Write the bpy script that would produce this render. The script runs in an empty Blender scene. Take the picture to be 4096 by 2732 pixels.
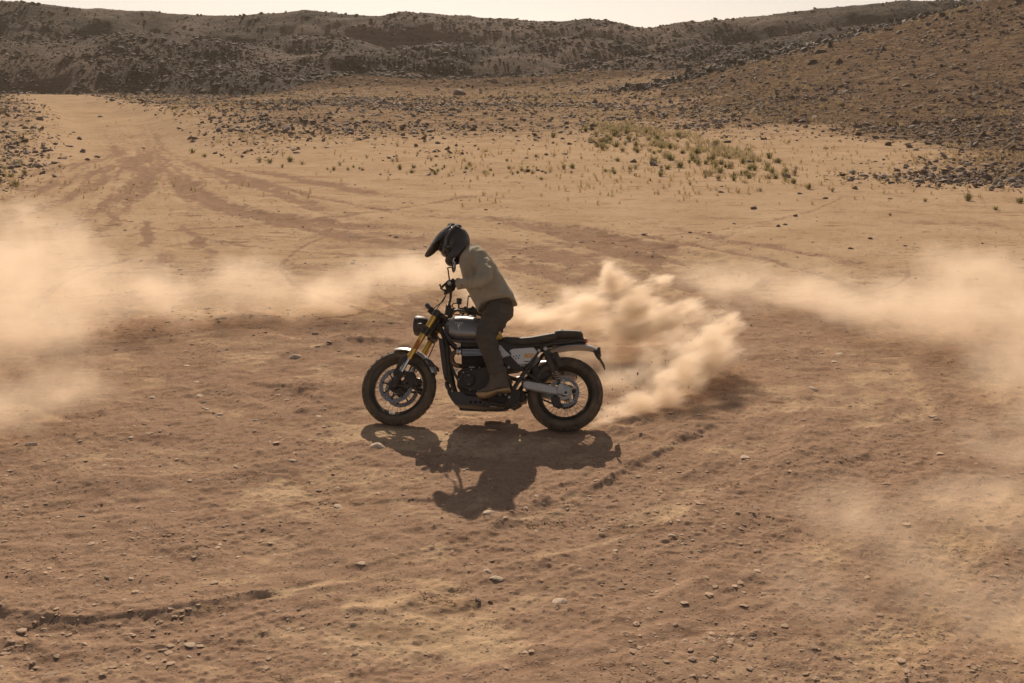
import bpy, bmesh, math, random
import numpy as np
from mathutils import Vector, Matrix, noise as mnoise
from mathutils.bvhtree import BVHTree
R_ = math.radians
random.seed(7)
rng = np.random.default_rng(11)
SC = bpy.context.scene
COL = SC.collection

# ------------------------------------------------------------------ camera, sky, sun, exposure
CAM_H, CAM_PITCH, FOC = 2.945, 0.230, 4551.0          # metres, radians below the horizontal, focal length in photo pixels (40 mm)
cam = bpy.data.cameras.new('camera'); camo = bpy.data.objects.new('camera', cam); COL.objects.link(camo)
cam.lens = 40.0; cam.sensor_width = 36.0; cam.clip_start = .05; cam.clip_end = 6000
camo.location = (0, 0, CAM_H); camo.rotation_euler = (math.pi/2 - CAM_PITCH, 0, 0)
SC.camera = camo
SUN_EL, SUN_AZ = 30.5, 5.0                             # degrees; azimuth to the left of straight ahead
sd = Vector((-math.sin(R_(SUN_AZ))*math.cos(R_(SUN_EL)), math.cos(R_(SUN_AZ))*math.cos(R_(SUN_EL)), math.sin(R_(SUN_EL))))
W = bpy.data.worlds.new('World'); SC.world = W; W.use_nodes = True
nt = W.node_tree; nt.nodes.clear()
def N(t, typ, **kw):
    n = t.nodes.new(typ)
    for k, v in kw.items(): setattr(n, k, v)
    return n
sky = N(nt, 'ShaderNodeTexSky', sky_type='NISHITA', sun_disc=False)
sky.sun_elevation = R_(SUN_EL); sky.sun_rotation = R_(-SUN_AZ); sky.dust_density = .9; sky.air_density = 1.0; sky.ozone_density = .6; sky.altitude = 1200
hs = N(nt, 'ShaderNodeHueSaturation'); hs.inputs['Saturation'].default_value = .35
mulw = N(nt, 'ShaderNodeMix', data_type='RGBA', blend_type='MULTIPLY'); mulw.inputs[0].default_value = 1; mulw.inputs[7].default_value = (1.0, .91, .86, 1)
tc = N(nt, 'ShaderNodeTexCoord'); mp = N(nt, 'ShaderNodeMapping'); mp.inputs['Scale'].default_value = (1.2, 1.2, 9)
cn = N(nt, 'ShaderNodeTexNoise'); cn.inputs['Scale'].default_value = 1.6; cn.inputs['Detail'].default_value = 6; cn.inputs['Distortion'].default_value = .4
cr = N(nt, 'ShaderNodeMapRange'); cr.inputs[1].default_value = .42; cr.inputs[2].default_value = .7
cm = N(nt, 'ShaderNodeMix', data_type='RGBA', blend_type='SCREEN'); cm.inputs[7].default_value = (2.2, 2.0, 1.75, 1)
cf = N(nt, 'ShaderNodeMath', operation='MULTIPLY'); cf.inputs[1].default_value = .45
cm2 = N(nt, 'ShaderNodeMix', data_type='RGBA', blend_type='ADD')
bg = N(nt, 'ShaderNodeBackground'); bg.inputs['Strength'].default_value = .062
wo = N(nt, 'ShaderNodeOutputWorld')
L = nt.links.new
L(sky.outputs[0], hs.inputs['Color']); L(hs.outputs[0], mulw.inputs[6])
L(tc.outputs['Generated'], mp.inputs['Vector']); L(mp.outputs[0], cn.inputs['Vector']); L(cn.outputs['Fac'], cr.inputs[0]); L(cr.outputs[0], cf.inputs[0])
L(cf.outputs[0], cm2.inputs[0]); L(mulw.outputs[2], cm2.inputs[6]); cm2.inputs[7].default_value = (.9, .86, .80, 1)
L(cm2.outputs[2], bg.inputs['Color']); L(bg.outputs[0], wo.inputs['Surface'])
sl = bpy.data.lights.new('sun', 'SUN'); sl.energy = 4.1; sl.angle = R_(.53); sl.color = (1.0, .83, .66)
so = bpy.data.objects.new('sun', sl); COL.objects.link(so); so.rotation_euler = sd.to_track_quat('Z', 'Y').to_euler()
SC.view_settings.view_transform = 'Standard'; SC.view_settings.look = 'None'; SC.view_settings.gamma = 1.0
SC.view_settings.exposure = 0.32
SC.cycles.volume_bounces = 3; SC.cycles.max_bounces = 8; SC.cycles.diffuse_bounces = 3; SC.cycles.glossy_bounces = 3
SC.cycles.volume_max_steps = 256; SC.cycles.volume_step_rate = 1.0
SC.cycles.use_denoising = True; SC.cycles.use_adaptive_sampling = True; SC.cycles.adaptive_threshold = .02

# ------------------------------------------------------------------ measuring helpers: photo pixel -> point on a given plane of the real scene
CF = np.array([0, math.cos(CAM_PITCH), -math.sin(CAM_PITCH)]); CU = np.array([0, math.sin(CAM_PITCH), math.cos(CAM_PITCH)]); CO = np.array([0, 0, CAM_H])
def ray(X, Y):
    d = CF + np.array([1, 0, 0])*(X-2048)/FOC + CU*(1366-Y)/FOC
    return d/np.linalg.norm(d)
def G(X, Y, z=0.0):
    d = ray(X, Y); t = (z-CAM_H)/d[2]
    return CO + d*t
def at_dist(X, Y, D):
    d = ray(X, Y); return CO + d*(D/d[1])
RAKE = R_(25.6)
def rotm(ax, a):
    return np.array(Matrix.Rotation(a, 3, Vector(ax)))
BR = rotm((0, 0, 1), math.pi-.118) @ rotm((1, 0, 0), .482)      # bike frame: x forward, y to its left, z up its own plane
BT = np.array([.436, 9.23, .0])
WB, RF, RR = 1.45, .333, .321
AX = np.array([-math.sin(RAKE), 0, math.cos(RAKE)]); AO = np.array([WB+.11, 0, 0])
FR = rotm(AX, -.145)
def steer(p): return FR @ (np.asarray(p, float)-AO) + AO
def _pix(u, v): return ray(1400+u/1.7227, 850+v/1.7227)
def P(u, v, y):                                        # side-elevation measure -> point of the bike frame in the plane `y`
    d = BR.T @ _pix(u, v); o = BR.T @ (CO-BT)
    return o + d*((y-o[1])/d[1])
def F(u, v, y):                                        # same in the (steered) fork frame, unsteered coordinates
    d = FR.T @ (BR.T @ _pix(u, v)); o = FR.T @ ((BR.T @ (CO-BT))-AO) + AO
    return o + d*((y-o[1])/d[1])

# ------------------------------------------------------------------ materials
def mat(name, color, rough=.6, metal=0, noise=0, nscale=20, bump=0, bscale=60, dust=0, coat=0, spec=.5, emission=None):
    m = bpy.data.materials.new(name); m.use_nodes = True; t = m.node_tree; b = t.nodes['Principled BSDF']; l = t.links.new
    b.inputs['Base Color'].default_value = (*color, 1); b.inputs['Roughness'].default_value = rough; b.inputs['Metallic'].default_value = metal
    b.inputs['Coat Weight'].default_value = coat; b.inputs['Specular IOR Level'].default_value = spec
    co = N(t, 'ShaderNodeTexCoord')
    src = None
    if noise:
        n = N(t, 'ShaderNodeTexNoise'); n.inputs['Scale'].default_value = nscale; n.inputs['Detail'].default_value = 5
        mr = N(t, 'ShaderNodeMapRange'); mr.inputs[1].default_value = .3; mr.inputs[2].default_value = .7; mr.inputs[3].default_value = 1-noise; mr.inputs[4].default_value = 1+noise
        mx = N(t, 'ShaderNodeMix', data_type='RGBA', blend_type='MULTIPLY'); mx.inputs[0].default_value = 1; mx.inputs[6].default_value = (*color, 1)
        l(co.outputs['Object'], n.inputs['Vector']); l(n.outputs['Fac'], mr.inputs[0]); l(mr.outputs[0], mx.inputs[7]); src = mx.outputs[2]
    if dust:
        n = N(t, 'ShaderNodeTexNoise'); n.inputs['Scale'].default_value = 9; n.inputs['Detail'].default_value = 8; n.inputs['Roughness'].default_value = .65
        mr = N(t, 'ShaderNodeMapRange'); mr.inputs[1].default_value = .35; mr.inputs[2].default_value = .75; mr.inputs[3].default_value = dust*.3; mr.inputs[4].default_value = dust
        mx = N(t, 'ShaderNodeMix', data_type='RGBA'); mx.inputs[6].default_value = (*color, 1); mx.inputs[7].default_value = (.36, .25, .15, 1)
        if src: l(src, mx.inputs[6])
        l(co.outputs['Object'], n.inputs['Vector']); l(n.outputs['Fac'], mr.inputs[0]); l(mr.outputs[0], mx.inputs[0]); src = mx.outputs[2]
    if src: l(src, b.inputs['Base Color'])
    if bump:
        n = N(t, 'ShaderNodeTexNoise'); n.inputs['Scale'].default_value = bscale; n.inputs['Detail'].default_value = 4
        bp = N(t, 'ShaderNodeBump'); bp.inputs['Strength'].default_value = bump; bp.inputs['Distance'].default_value = .01
        l(co.outputs['Object'], n.inputs['Vector']); l(n.outputs['Fac'], bp.inputs['Height']); l(bp.outputs[0], b.inputs['Normal'])
    return m
M = dict(
    blk=mat('black_metal', (.028, .022, .019), .45, .3, dust=.14), plast=mat('black_plastic', (.026, .021, .018), .55, dust=.12),
    eng=mat('engine_black', (.032, .026, .022), .5, .4, dust=.14), rubber=mat('tyre_rubber', (.034, .029, .025), .85, dust=.5, bump=.4, bscale=80),
    gold=mat('gold_anodised', (.72, .43, .10), .28, .85, noise=.08), chrome=mat('chrome', (.62, .60, .58), .22, 1),
    silver=mat('silver_paint', (.50, .47, .44), .38, .35, dust=.12), alu=mat('cast_aluminium', (.55, .52, .48), .42, .6, dust=.2, noise=.1),
    disc=mat('brake_disc_steel', (.30, .29, .29), .4, .8, dust=.15), tank=mat('gunmetal_paint', (.20, .19, .185), .28, .55, coat=.5, dust=.06),
    yel=mat('yellow_paint', (.70, .38, .05), .4, .1, coat=.3, dust=.1), org=mat('orange_lettering', (.72, .34, .05), .5),
    bronze=mat('heat_tinted_pipe', (.20, .115, .06), .45, .6, noise=.25, nscale=12), seat=mat('black_vinyl', (.026, .022, .019), .68, dust=.18, bump=.15, bscale=150),
    red=mat('red_lens', (.50, .03, .03), .25), amber=mat('amber_reflector', (.42, .12, .03), .3), lens=mat('dark_glass_lens', (.03, .03, .03), .08, coat=1),
    white=mat('white_mark', (.75, .73, .70), .5), shirt=mat('khaki_cotton', (.37, .31, .225), .9, noise=.08, nscale=14, bump=.25, bscale=260, spec=.2),
    jean=mat('waxed_dark_canvas', (.070, .058, .048), .85, noise=.25, nscale=7, dust=.20, bump=.3, bscale=160, spec=.25),
    boot=mat('oiled_leather', (.075, .058, .042), .7, noise=.2, nscale=12, dust=.25, bump=.2, bscale=90), sole=mat('crepe_sole', (.42, .26, .13), .85, noise=.12, bump=.3),
    glove=mat('black_knit', (.022, .019, .018), .9, bump=.5, bscale=300, dust=.08), helm=mat('matt_black_shell', (.028, .023, .021), .42, coat=.1, dust=.08),
    skin=mat('skin', (.42, .26, .18), .6), gog=mat('tinted_goggle_lens', (.05, .04, .035), .12, coat=.6), spoke=mat('spoke_steel', (.34, .32, .30), .35, .8),
    stone=mat('pale_flat_stone', (.55, .42, .30), .9, noise=.3, nscale=9, bump=.4, bscale=40), drock=mat('dark_rock', (.19, .135, .095), .85, noise=.4, nscale=3, bump=.5, bscale=12),
    rubble=mat('hill_rubble', (.070, .045, .027), .9, noise=.45, nscale=.5, bump=.5, bscale=5),
    shrub=mat('sage_green_leaf', (.33, .28, .13), .8, noise=.35, nscale=4), tuft=mat('straw_grass', (.45, .34, .18), .85, noise=.3, nscale=3), stem=mat('dry_stem', (.20, .13, .07), .85),
)

# ------------------------------------------------------------------ mesh building helpers
class MB:
    def __init__(s): s.v = []; s.f = []
    def add(s, vs, fs):
        o = len(s.v); s.v += [tuple(map(float, p)) for p in vs]; s.f += [tuple(i+o for i in f) for f in fs]; return s
    def box(s, c, size, R=None, b=.0):
        hx, hy, hz = [q/2 for q in size]; c = np.asarray(c, float)
        bm = bmesh.new(); bmesh.ops.create_cube(bm, size=1)
        bmesh.ops.scale(bm, vec=size, verts=bm.verts)
        if b: bmesh.ops.bevel(bm, geom=bm.edges[:], offset=min(b, min(size)*.45), segments=2, affect='EDGES', profile=.5)
        vs = [np.array(v.co) for v in bm.verts]; fs = [[v.index for v in f.verts] for f in bm.faces]; bm.free()
        if R is not None: vs = [R @ v for v in vs]
        return s.add([v+c for v in vs], fs)
    def tube(s, pts, rad, seg=12, caps=True, smooth=0, flat=1.0, ref=(0, 1, 0)):
        pts = [np.asarray(p, float) for p in pts]
        if np.isscalar(rad): rad = [rad]*len(pts)
        rad = [np.asarray(q, float) if np.ndim(q) else q for q in rad]
        if smooth:
            q, r = [], []
            for i in range(len(pts)-1):
                p0, p1, p2, p3 = pts[max(i-1, 0)], pts[i], pts[i+1], pts[min(i+2, len(pts)-1)]
                for k in range(smooth):
                    t = k/smooth
                    q.append(.5*((2*p1)+(-p0+p2)*t+(2*p0-5*p1+4*p2-p3)*t*t+(-p0+3*p1-3*p2+p3)*t**3)); r.append(rad[i]*(1-t)+rad[i+1]*t)
            q.append(pts[-1]); r.append(rad[-1]); pts, rad = q, r
        vs = []; n = len(pts); ref = np.asarray(ref, float); prev = None
        for i, p in enumerate(pts):
            d = pts[min(i+1, n-1)]-pts[max(i-1, 0)]; d /= (np.linalg.norm(d)+1e-9)
            a = ref if prev is None else prev
            a = a-d*(a@d)
            if np.linalg.norm(a) < 1e-3: a = np.array([1, 0, .3])-d*(np.array([1, 0, .3])@d)
            a /= np.linalg.norm(a); prev = a; b = np.cross(d, a)
            rr = rad[i]; ra, rb = (rr if np.ndim(rr) else (rr*flat, rr)) if not np.ndim(rr) else rr
            for k in range(seg):
                t = 2*math.pi*k/seg; vs.append(p+a*math.cos(t)*ra+b*math.sin(t)*rb)
        fs = [(i*seg+k, i*seg+(k+1) % seg, (i+1)*seg+(k+1) % seg, (i+1)*seg+k) for i in range(n-1) for k in range(seg)]
        if caps: fs += [tuple(range(seg))[::-1], tuple((n-1)*seg+k for k in range(seg))]
        return s.add(vs, fs)
    def prism(s, out, y0, y1, b=.004):                 # outline of (x,z) points (or 3-vectors) extruded along y, chamfered
        o = np.array([[p[0], p[-1]] for p in out], float); c = o.mean(0); n = len(o)
        area = sum(o[i][0]*o[(i+1) % n][1]-o[(i+1) % n][0]*o[i][1] for i in range(n))
        if area < 0: o = o[::-1]
        nrm = []
        for i in range(n):
            e1 = o[i]-o[i-1]; e2 = o[(i+1) % n]-o[i]; e1 /= np.linalg.norm(e1)+1e-9; e2 /= np.linalg.norm(e2)+1e-9
            m_ = np.array([e1[1]+e2[1], -(e1[0]+e2[0])]); m_ /= np.linalg.norm(m_)+1e-9; nrm.append(m_)
        ins = o-np.array(nrm)*b
        rings = [(ins, y0), (o, y0+b), (o, y1-b), (ins, y1)]
        vs = [(p[0], y, p[1]) for r, y in rings for p in r]
        fs = [(i*n+k, i*n+(k+1) % n, (i+1)*n+(k+1) % n, (i+1)*n+k) for i in range(3) for k in range(n)]
        fs += [tuple(range(n))[::-1], tuple(3*n+k for k in range(n))]
        return s.add(vs, fs)
    def lathe(s, prof, c, axis, seg=32, closed=False):  # prof: (along axis, radius)
        axis = np.asarray(axis, float); axis /= np.linalg.norm(axis)
        a = np.array([0, 0, 1.]) if abs(axis[2]) < .9 else np.array([1., 0, 0]); a = a-axis*(a@axis); a /= np.linalg.norm(a); b = np.cross(axis, a); c = np.asarray(c, float)
        vs = [c+axis*h+(a*math.cos(2*math.pi*k/seg)+b*math.sin(2*math.pi*k/seg))*r for h, r in prof for k in range(seg)]
        n = len(prof); m_ = n if closed else n-1
        fs = [(i*seg+k, i*seg+(k+1) % seg, ((i+1) % n)*seg+(k+1) % seg, ((i+1) % n)*seg+k) for i in range(m_) for k in range(seg)]
        if not closed:
            fs += [tuple(range(seg))[::-1], tuple((n-1)*seg+k for k in range(seg))]
        return s.add(vs, fs)
    def loft(s, rings, caps=True):
        n = len(rings[0]); vs = [p for r in rings for p in r]
        fs = [(i*n+k, i*n+(k+1) % n, (i+1)*n+(k+1) % n, (i+1)*n+k) for i in range(len(rings)-1) for k in range(n)]
        if caps: fs += [tuple(range(n))[::-1], tuple((len(rings)-1)*n+k for k in range(n))]
        return s.add(vs, fs)
    def ell(s, c, r, R=None, seg=20, rings=14):
        vs = []; fs = []; c = np.asarray(c, float); R = np.eye(3) if R is None else R
        for i in range(rings+1):
            th = math.pi*(i+.0)/rings
            th = min(max(th, 1e-3), math.pi-1e-3)
            for k in range(seg):
                ph = 2*math.pi*k/seg
                vs.append(c+R @ (np.array([math.sin(th)*math.cos(ph), math.sin(th)*math.sin(ph), math.cos(th)])*np.asarray(r)))
        for i in range(rings):
            for k in range(seg): fs.append((i*seg+k, (i+1)*seg+k, (i+1)*seg+(k+1) % seg, i*seg+(k+1) % seg))
        fs += [tuple(range(seg)), tuple(rings*seg+k for k in range(seg))[::-1]]
        return s.add(vs, fs)
    def bolt(s, p, r=.008, h=.006, axis=(0, 1, 0)): return s.lathe([(0, r), (h*.7, r), (h, r*.7)], p, axis, 8)
    def mirror(s):                                      # add the mirror image across y = 0
        n = len(s.v); s.v += [(x, -y, z) for x, y, z in s.v]; s.f += [tuple(i+n for i in f)[::-1] for f in s.f]; return s
    def mirrored(s):
        t = MB(); t.v = [(x, -y, z) for x, y, z in s.v]; t.f = [tuple(f)[::-1] for f in s.f]; return t
    def steer(s): s.v = [tuple(steer(p)) for p in s.v]; return s
    def build(s, name, m=None, parent=None, angle=35, recalc=True):
        me = bpy.data.meshes.new(name); me.from_pydata(s.v, [], s.f)
        if recalc:
            bm = bmesh.new(); bm.from_mesh(me); bmesh.ops.recalc_face_normals(bm, faces=bm.faces); bm.to_mesh(me); bm.free()
        me.polygons.foreach_set('use_smooth', [True]*len(me.polygons))
        if angle < 180: me.set_sharp_from_angle(angle=R_(angle))
        o = bpy.data.objects.new(name, me); COL.objects.link(o)
        if m is not None: me.materials.append(m)
        if parent is not None: o.parent = parent
        return o
def np_mesh(name, v, f, m, parent=None, smooth=True, attrs=None):     # fast arrays: v (n,3), f (m,k)
    me = bpy.data.meshes.new(name); k = f.shape[1]
    me.vertices.add(len(v)); me.vertices.foreach_set('co', np.ascontiguousarray(v, dtype=np.float32).ravel())
    me.loops.add(f.size); me.loops.foreach_set('vertex_index', np.ascontiguousarray(f, dtype=np.int32).ravel())
    me.polygons.add(len(f)); me.polygons.foreach_set('loop_start', np.arange(0, f.size, k, dtype=np.int32))
    me.polygons.foreach_set('use_smooth', np.full(len(f), smooth))
    for an, av in (attrs or {}).items():
        a = me.attributes.new(an, 'FLOAT', 'POINT'); a.data.foreach_set('value', av.astype(np.float32))
    me.update(calc_edges=True); me.validate()
    if m is not None: me.materials.append(m)
    o = bpy.data.objects.new(name, me); COL.objects.link(o)
    if parent is not None: o.parent = parent
    return o
def evaluated(o, mods):
    for t, kw in mods:
        md = o.modifiers.new('m', t)
        for k, v in kw.items(): setattr(md, k, v)
    dg = bpy.context.evaluated_depsgraph_get(); me = bpy.data.meshes.new_from_object(o.evaluated_get(dg)); old = o.data; nm = old.name
    o.modifiers.clear(); o.data = me; bpy.data.meshes.remove(old); me.name = nm
    me.polygons.foreach_set('use_smooth', [True]*len(me.polygons)); return o
def organic(name, mb, m, parent, voxel=.008, smooth=6, folds=None):
    o = mb.build(name, m, parent)
    evaluated(o, [('REMESH', dict(mode='VOXEL', voxel_size=voxel)), ('SMOOTH', dict(factor=.6, iterations=smooth))])
    if not len(o.data.materials): o.data.materials.append(m)
    if folds:
        me = o.data; n = len(me.vertices); co = np.empty(n*3, np.float32); me.vertices.foreach_get('co', co); co = co.reshape(-1, 3)
        nn = np.empty(n*3, np.float32); me.vertices.foreach_get('normal', nn) if False else None
        nor = np.array([v.normal[:] for v in me.vertices]); d = np.array([folds(p) for p in co])
        me.vertices.foreach_set('co', (co+nor*d[:, None]).ravel().astype(np.float32)); me.update()
    return o
def tag(o, label=None, cat=None, group=None, kind=None):
    if label: o['label'] = label
    if cat: o['category'] = cat
    if group: o['group'] = group
    if kind: o['kind'] = kind
    return o
def empty(name, mw=None):
    o = bpy.data.objects.new(name, None); o.empty_display_size = .1; COL.objects.link(o)
    if mw is not None: o.matrix_world = mw
    return o

# ------------------------------------------------------------------ numpy noise
def _h(ix, iy, s):
    n = (ix.astype(np.int64)*374761393+iy.astype(np.int64)*668265263+s*974634777) & 0xffffffff
    n = ((n ^ (n >> 13))*1274126177) & 0xffffffff
    return ((n ^ (n >> 16)) & 0xffff)/65535.0
def vnoise(x, y, s=0):
    ix, iy = np.floor(x), np.floor(y); fx, fy = x-ix, y-iy; ux, uy = fx*fx*fx*(fx*(fx*6-15)+10), fy*fy*fy*(fy*(fy*6-15)+10)
    a, b, c, d = _h(ix, iy, s), _h(ix+1, iy, s), _h(ix, iy+1, s), _h(ix+1, iy+1, s)
    return (a*(1-ux)+b*ux)*(1-uy)+(c*(1-ux)+d*ux)*uy
def fbm(x, y, o=4, s=0, g=.5):
    t = 0; a = 1; n = 0
    for i in range(o):
        t = t+a*vnoise(x*2**i+17.3*i, y*2**i-9.1*i, s+i); n += a; a *= g
    return t/n
def ss(a, b, x):
    t = np.clip((x-a)/(b-a), 0, 1); return t*t*(3-2*t)
def seg_dist(x, y, pts, pad=2.5):                      # distance to a polyline and the side (signed), only worked out near it
    x = np.asarray(x, float); y = np.asarray(y, float); q = np.array(pts); lo = q.min(0)-pad; hi = q.max(0)+pad
    k = (x > lo[0]) & (x < hi[0]) & (y > lo[1]) & (y < hi[1])
    if pad > 1e6 or k.mean() > .9: return _seg_dist(x, y, pts)
    b, s, t = np.full(x.shape, 1e3), np.zeros(x.shape), np.zeros(x.shape)
    if k.any(): b[k], s[k], t[k] = _seg_dist(x[k], y[k], pts)
    return b, s, t
def _seg_dist(x, y, pts):
    best = np.full(x.shape, 1e9); side = np.zeros(x.shape); tt = np.zeros(x.shape); n = len(pts)-1
    for i in range(n):
        (x0, y0), (x1, y1) = pts[i], pts[i+1]; dx, dy = x1-x0, y1-y0; l2 = dx*dx+dy*dy
        t = np.clip(((x-x0)*dx+(y-y0)*dy)/l2, 0, 1); px, py = x0+t*dx, y0+t*dy
        d = np.hypot(x-px, y-py); k = d < best
        best = np.where(k, d, best); side = np.where(k, np.sign((x-x0)*dy-(y-y0)*dx), side); tt = np.where(k, (i+t)/n, tt)
    return best, side, tt
def gp(*pp): return [tuple(G(a, b)[:2]) for a, b in pp]
M['stone_soil'] = mat('soil_coloured_chip', (.40, .28, .185), .9, noise=.4, nscale=2, bump=.4, bscale=40)
M['stone_brown'] = mat('brown_stone', (.30, .195, .125), .9, noise=.4, nscale=5, bump=.4, bscale=40)
M['bldr'] = mat('black_boulder', (.060, .040, .027), .8, noise=.4, nscale=.8, bump=.5, bscale=3)
M['shrub2'] = mat('yellowing_leaf', (.38, .30, .17), .8, noise=.3, nscale=4)
M['tuft2'] = mat('brown_straw', (.36, .27, .15), .85, noise=.3, nscale=2)
M['rim'] = mat('black_rim', (.05, .045, .04), .4, .5, dust=.15)
M['hole'] = mat('dark_hole', (.01, .009, .009), .9)
M['silv2'] = mat('brushed_silencer', (.50, .45, .40), .4, .6, dust=.25)
M['panel'] = mat('satin_side_panel', (.66, .63, .60), .5, .1, dust=.12)
M['seat2'] = mat('seat_piping', (.07, .06, .05), .7)
M['knee'] = mat('tank_lower_edge', (.12, .115, .12), .4, .4)
M['guard'] = mat('dusty_guard', (.045, .042, .042), .6, .2, dust=.12)
M['strap'] = mat('elastic_strap', (.04, .037, .034), .8)
M['shirt2'] = mat('khaki_seam', (.28, .23, .16), .9)

def leafy_mat(m, w=.45):
    t = m.node_tree; b = t.nodes['Principled BSDF']; o = t.nodes['Material Output']; tl = N(t, 'ShaderNodeBsdfTranslucent'); mx = N(t, 'ShaderNodeMixShader'); mx.inputs[0].default_value = w
    src = b.inputs['Base Color'].links[0].from_socket; t.links.new(src, tl.inputs['Color']); t.links.new(b.outputs[0], mx.inputs[1]); t.links.new(tl.outputs[0], mx.inputs[2]); t.links.new(mx.outputs[0], o.inputs['Surface'])
for k in ('shrub', 'shrub2', 'tuft', 'tuft2'): leafy_mat(M[k])

# ------------------------------------------------------------------ terrain: height functions
TRACKS = [  # centre line (measured on the ground), half width m, strength of loose dark soil, rut depth
 (gp((667,702),(774,786),(953,857),(1191,887),(1400,911),(1700,935)), .50, .75, .03),
 (gp((703,607),(893,702),(1072,762),(1250,833),(1420,890)), .35, .6, .03),
 (gp((953,667),(1131,708),(1400,756),(1580,803)), .45, .7, .02),
 (gp((560,560),(700,700),(820,770)), .9, .35, .0),
 (gp((1990,886),(2276,925),(2498,975),(2640,1005),(2780,1030)), .42, .95, .04),
 (gp((2100,890),(2387,926),(2664,965),(2885,1003),(3106,1053),(3300,1110),(3700,1262)), .14, .75, .03),
 (gp((2000,1058),(2221,1100),(2330,1150)), .35, .8, .02),
 (gp((2250,1085),(2600,1110),(2900,1190),(3100,1290)), .35, .5, .0),
 (gp((1480,1010),(1700,965),(1500,940)), .2, .35, .0),
 (gp((590,880),(590,940),(585,1010)), .14, .8, .0),
 (gp((710,890),(800,970),(900,1060)), .16, .6, .0),
 (gp((640,1010),(640,1170)), .22, .5, .0),
 (gp((300,1260),(700,1300),(1100,1300),(1500,1360),(1620,1420)), .45, .75, .02),
 (gp((1500,1380),(1250,1420),(1000,1530),(1150,1620)), .28, .6, .02),
 (gp((1250,1500),(1330,1600)), .12, .5, .0),
 (gp((2820,1740),(2650,1880),(2350,2080),(1900,2240),(1400,2360)), .22, .5, .012), (gp((3100,1760),(2900,2100),(2450,2420),(1850,2720)), .26, .4, .0), (gp((-100,2520),(300,2540),(700,2520),(1100,2430),(1500,2370)), .16, .75, .012), (gp((1350,1760),(900,1980),(300,2080),(-100,2080)), .22, .45, .0), (gp((3900,1650),(3500,1900),(3150,2060),(2950,2350)), .26, .4, .01), (gp((2600,1790),(2420,1900),(2250,1985)), .12, .7, .015),
 (gp((0,820),(300,720),(520,640),(620,560)), .5, .5, .03), (gp((-100,930),(250,800),(480,690),(600,600)), .35, .55, .03), (gp((100,1000),(380,850),(560,720),(640,620)), .4, .55, .03), (gp((330,1010),(480,860),(610,720),(650,640)), .25, .5, .02),
 (gp((-100,760),(200,690),(400,630),(520,560)), .35, .45, .02), (gp((420,560),(480,600),(560,680),(600,780)), .3, .45, .03), (gp((760,620),(950,700),(1250,790),(1550,850),(1700,860)), .2, .6, .02), (gp((700,720),(1000,860),(1400,960),(1700,1000)), .3, .45, .02), (gp((1700,870),(2000,880),(2300,960),(2600,1060),(2950,1230)), .3, .6, .02), (gp((2500,880),(2900,960),(3300,1030),(3700,1120)), .25, .4, .02), (gp((1800,960),(2100,1000),(2400,1080),(2700,1180)), .5, .5, .02),
]
PALE = [  # compacted pale track and scraped patches
 (gp((300,960),(500,850),(650,700),(680,620)), .45, .8), (gp((60,900),(300,760),(450,640)), .35, .6),
 (gp((250,400),(330,440),(430,490),(560,510)), 2.2, 1.2), (gp((350,470),(440,560),(540,640)), 1.8, .9), (gp((640,600),(500,800),(250,980)), .9, .9), (gp((0,900),(250,780),(480,680),(560,620)), 1.0, .9), (gp((700,640),(900,760),(1200,850)), .5, .5),
 (gp((2450,1880),(2560,1830),(2700,1760)), .14, .9), (gp((1700,1800),(1500,1640),(1800,1560)), .30, .5),
 (gp((2250,1950),(2500,1900)), .22, .8), (gp((2900,1700),(3000,1800)), .14, .5), (gp((1550,2400),(1750,2560),(1500,2680)), .35, .75),
 (gp((800,2250),(1050,2320),(1150,2260)), .28, .6), (gp((0,2000),(60,2200)), .2, .6), (gp((650,1900),(700,2050)), .15, .6),
 (gp((1280,1480),(1420,1560)), .2, .8), (gp((3650,1600),(3450,1700)), .2, .5), (gp((3200,2150),(3400,2400)), .35, .6), (gp((4000,1900),(3950,2150)), .35, .7),
]
BERMS = [  # ridges of pushed-up soil: line, height, width
 (gp((-300,2400),(0,2452),(150,2470),(380,2472),(650,2450),(900,2410),(1100,2370),(1260,2330),(1400,2300)), .034, .10),
 (gp((1400,2022),(1600,2000),(1800,2015)), .018, .07), (gp((1950,2110),(2150,2030),(2400,1940),(2600,1830),(2780,1740),(2950,1660)), .036, .13), (gp((3250,1700),(3050,1900),(2750,2080),(2400,2200),(2000,2290)), .030, .16), (gp((1350,1790),(1000,1880),(600,1930),(200,1920)), .030, .14), (gp((2900,2250),(2500,2480),(2000,2650)), .022, .14),
 (gp((1400,2280),(1800,2160),(2200,2050)), .02, .12), (gp((3300,1790),(3000,1900)), .012, .1), (gp((1450,1330),(1600,1380),(1650,1400)), .03, .12),
 (gp((1000,1530),(1180,1560),(1330,1640)), .022, .10), (gp((2030,1060),(2276,1140)), .025, .1), (gp((2250,980),(2500,1015),(2700,1060)), .03, .14),
]
def hillside(x, y):
    zc = 1.9+np.where(x > 16, (x-16)*.262, -1.5*(1-np.exp((x-16)/9.0)))
    zc = np.maximum(zc, .35)
    t = np.clip((y-33)/79, 0, 1)**1.35
    back = np.clip((y-112)/60, 0, 1)
    return zc*t*(1-.25*back)*ss(-12, 18, x+.0*y)
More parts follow.
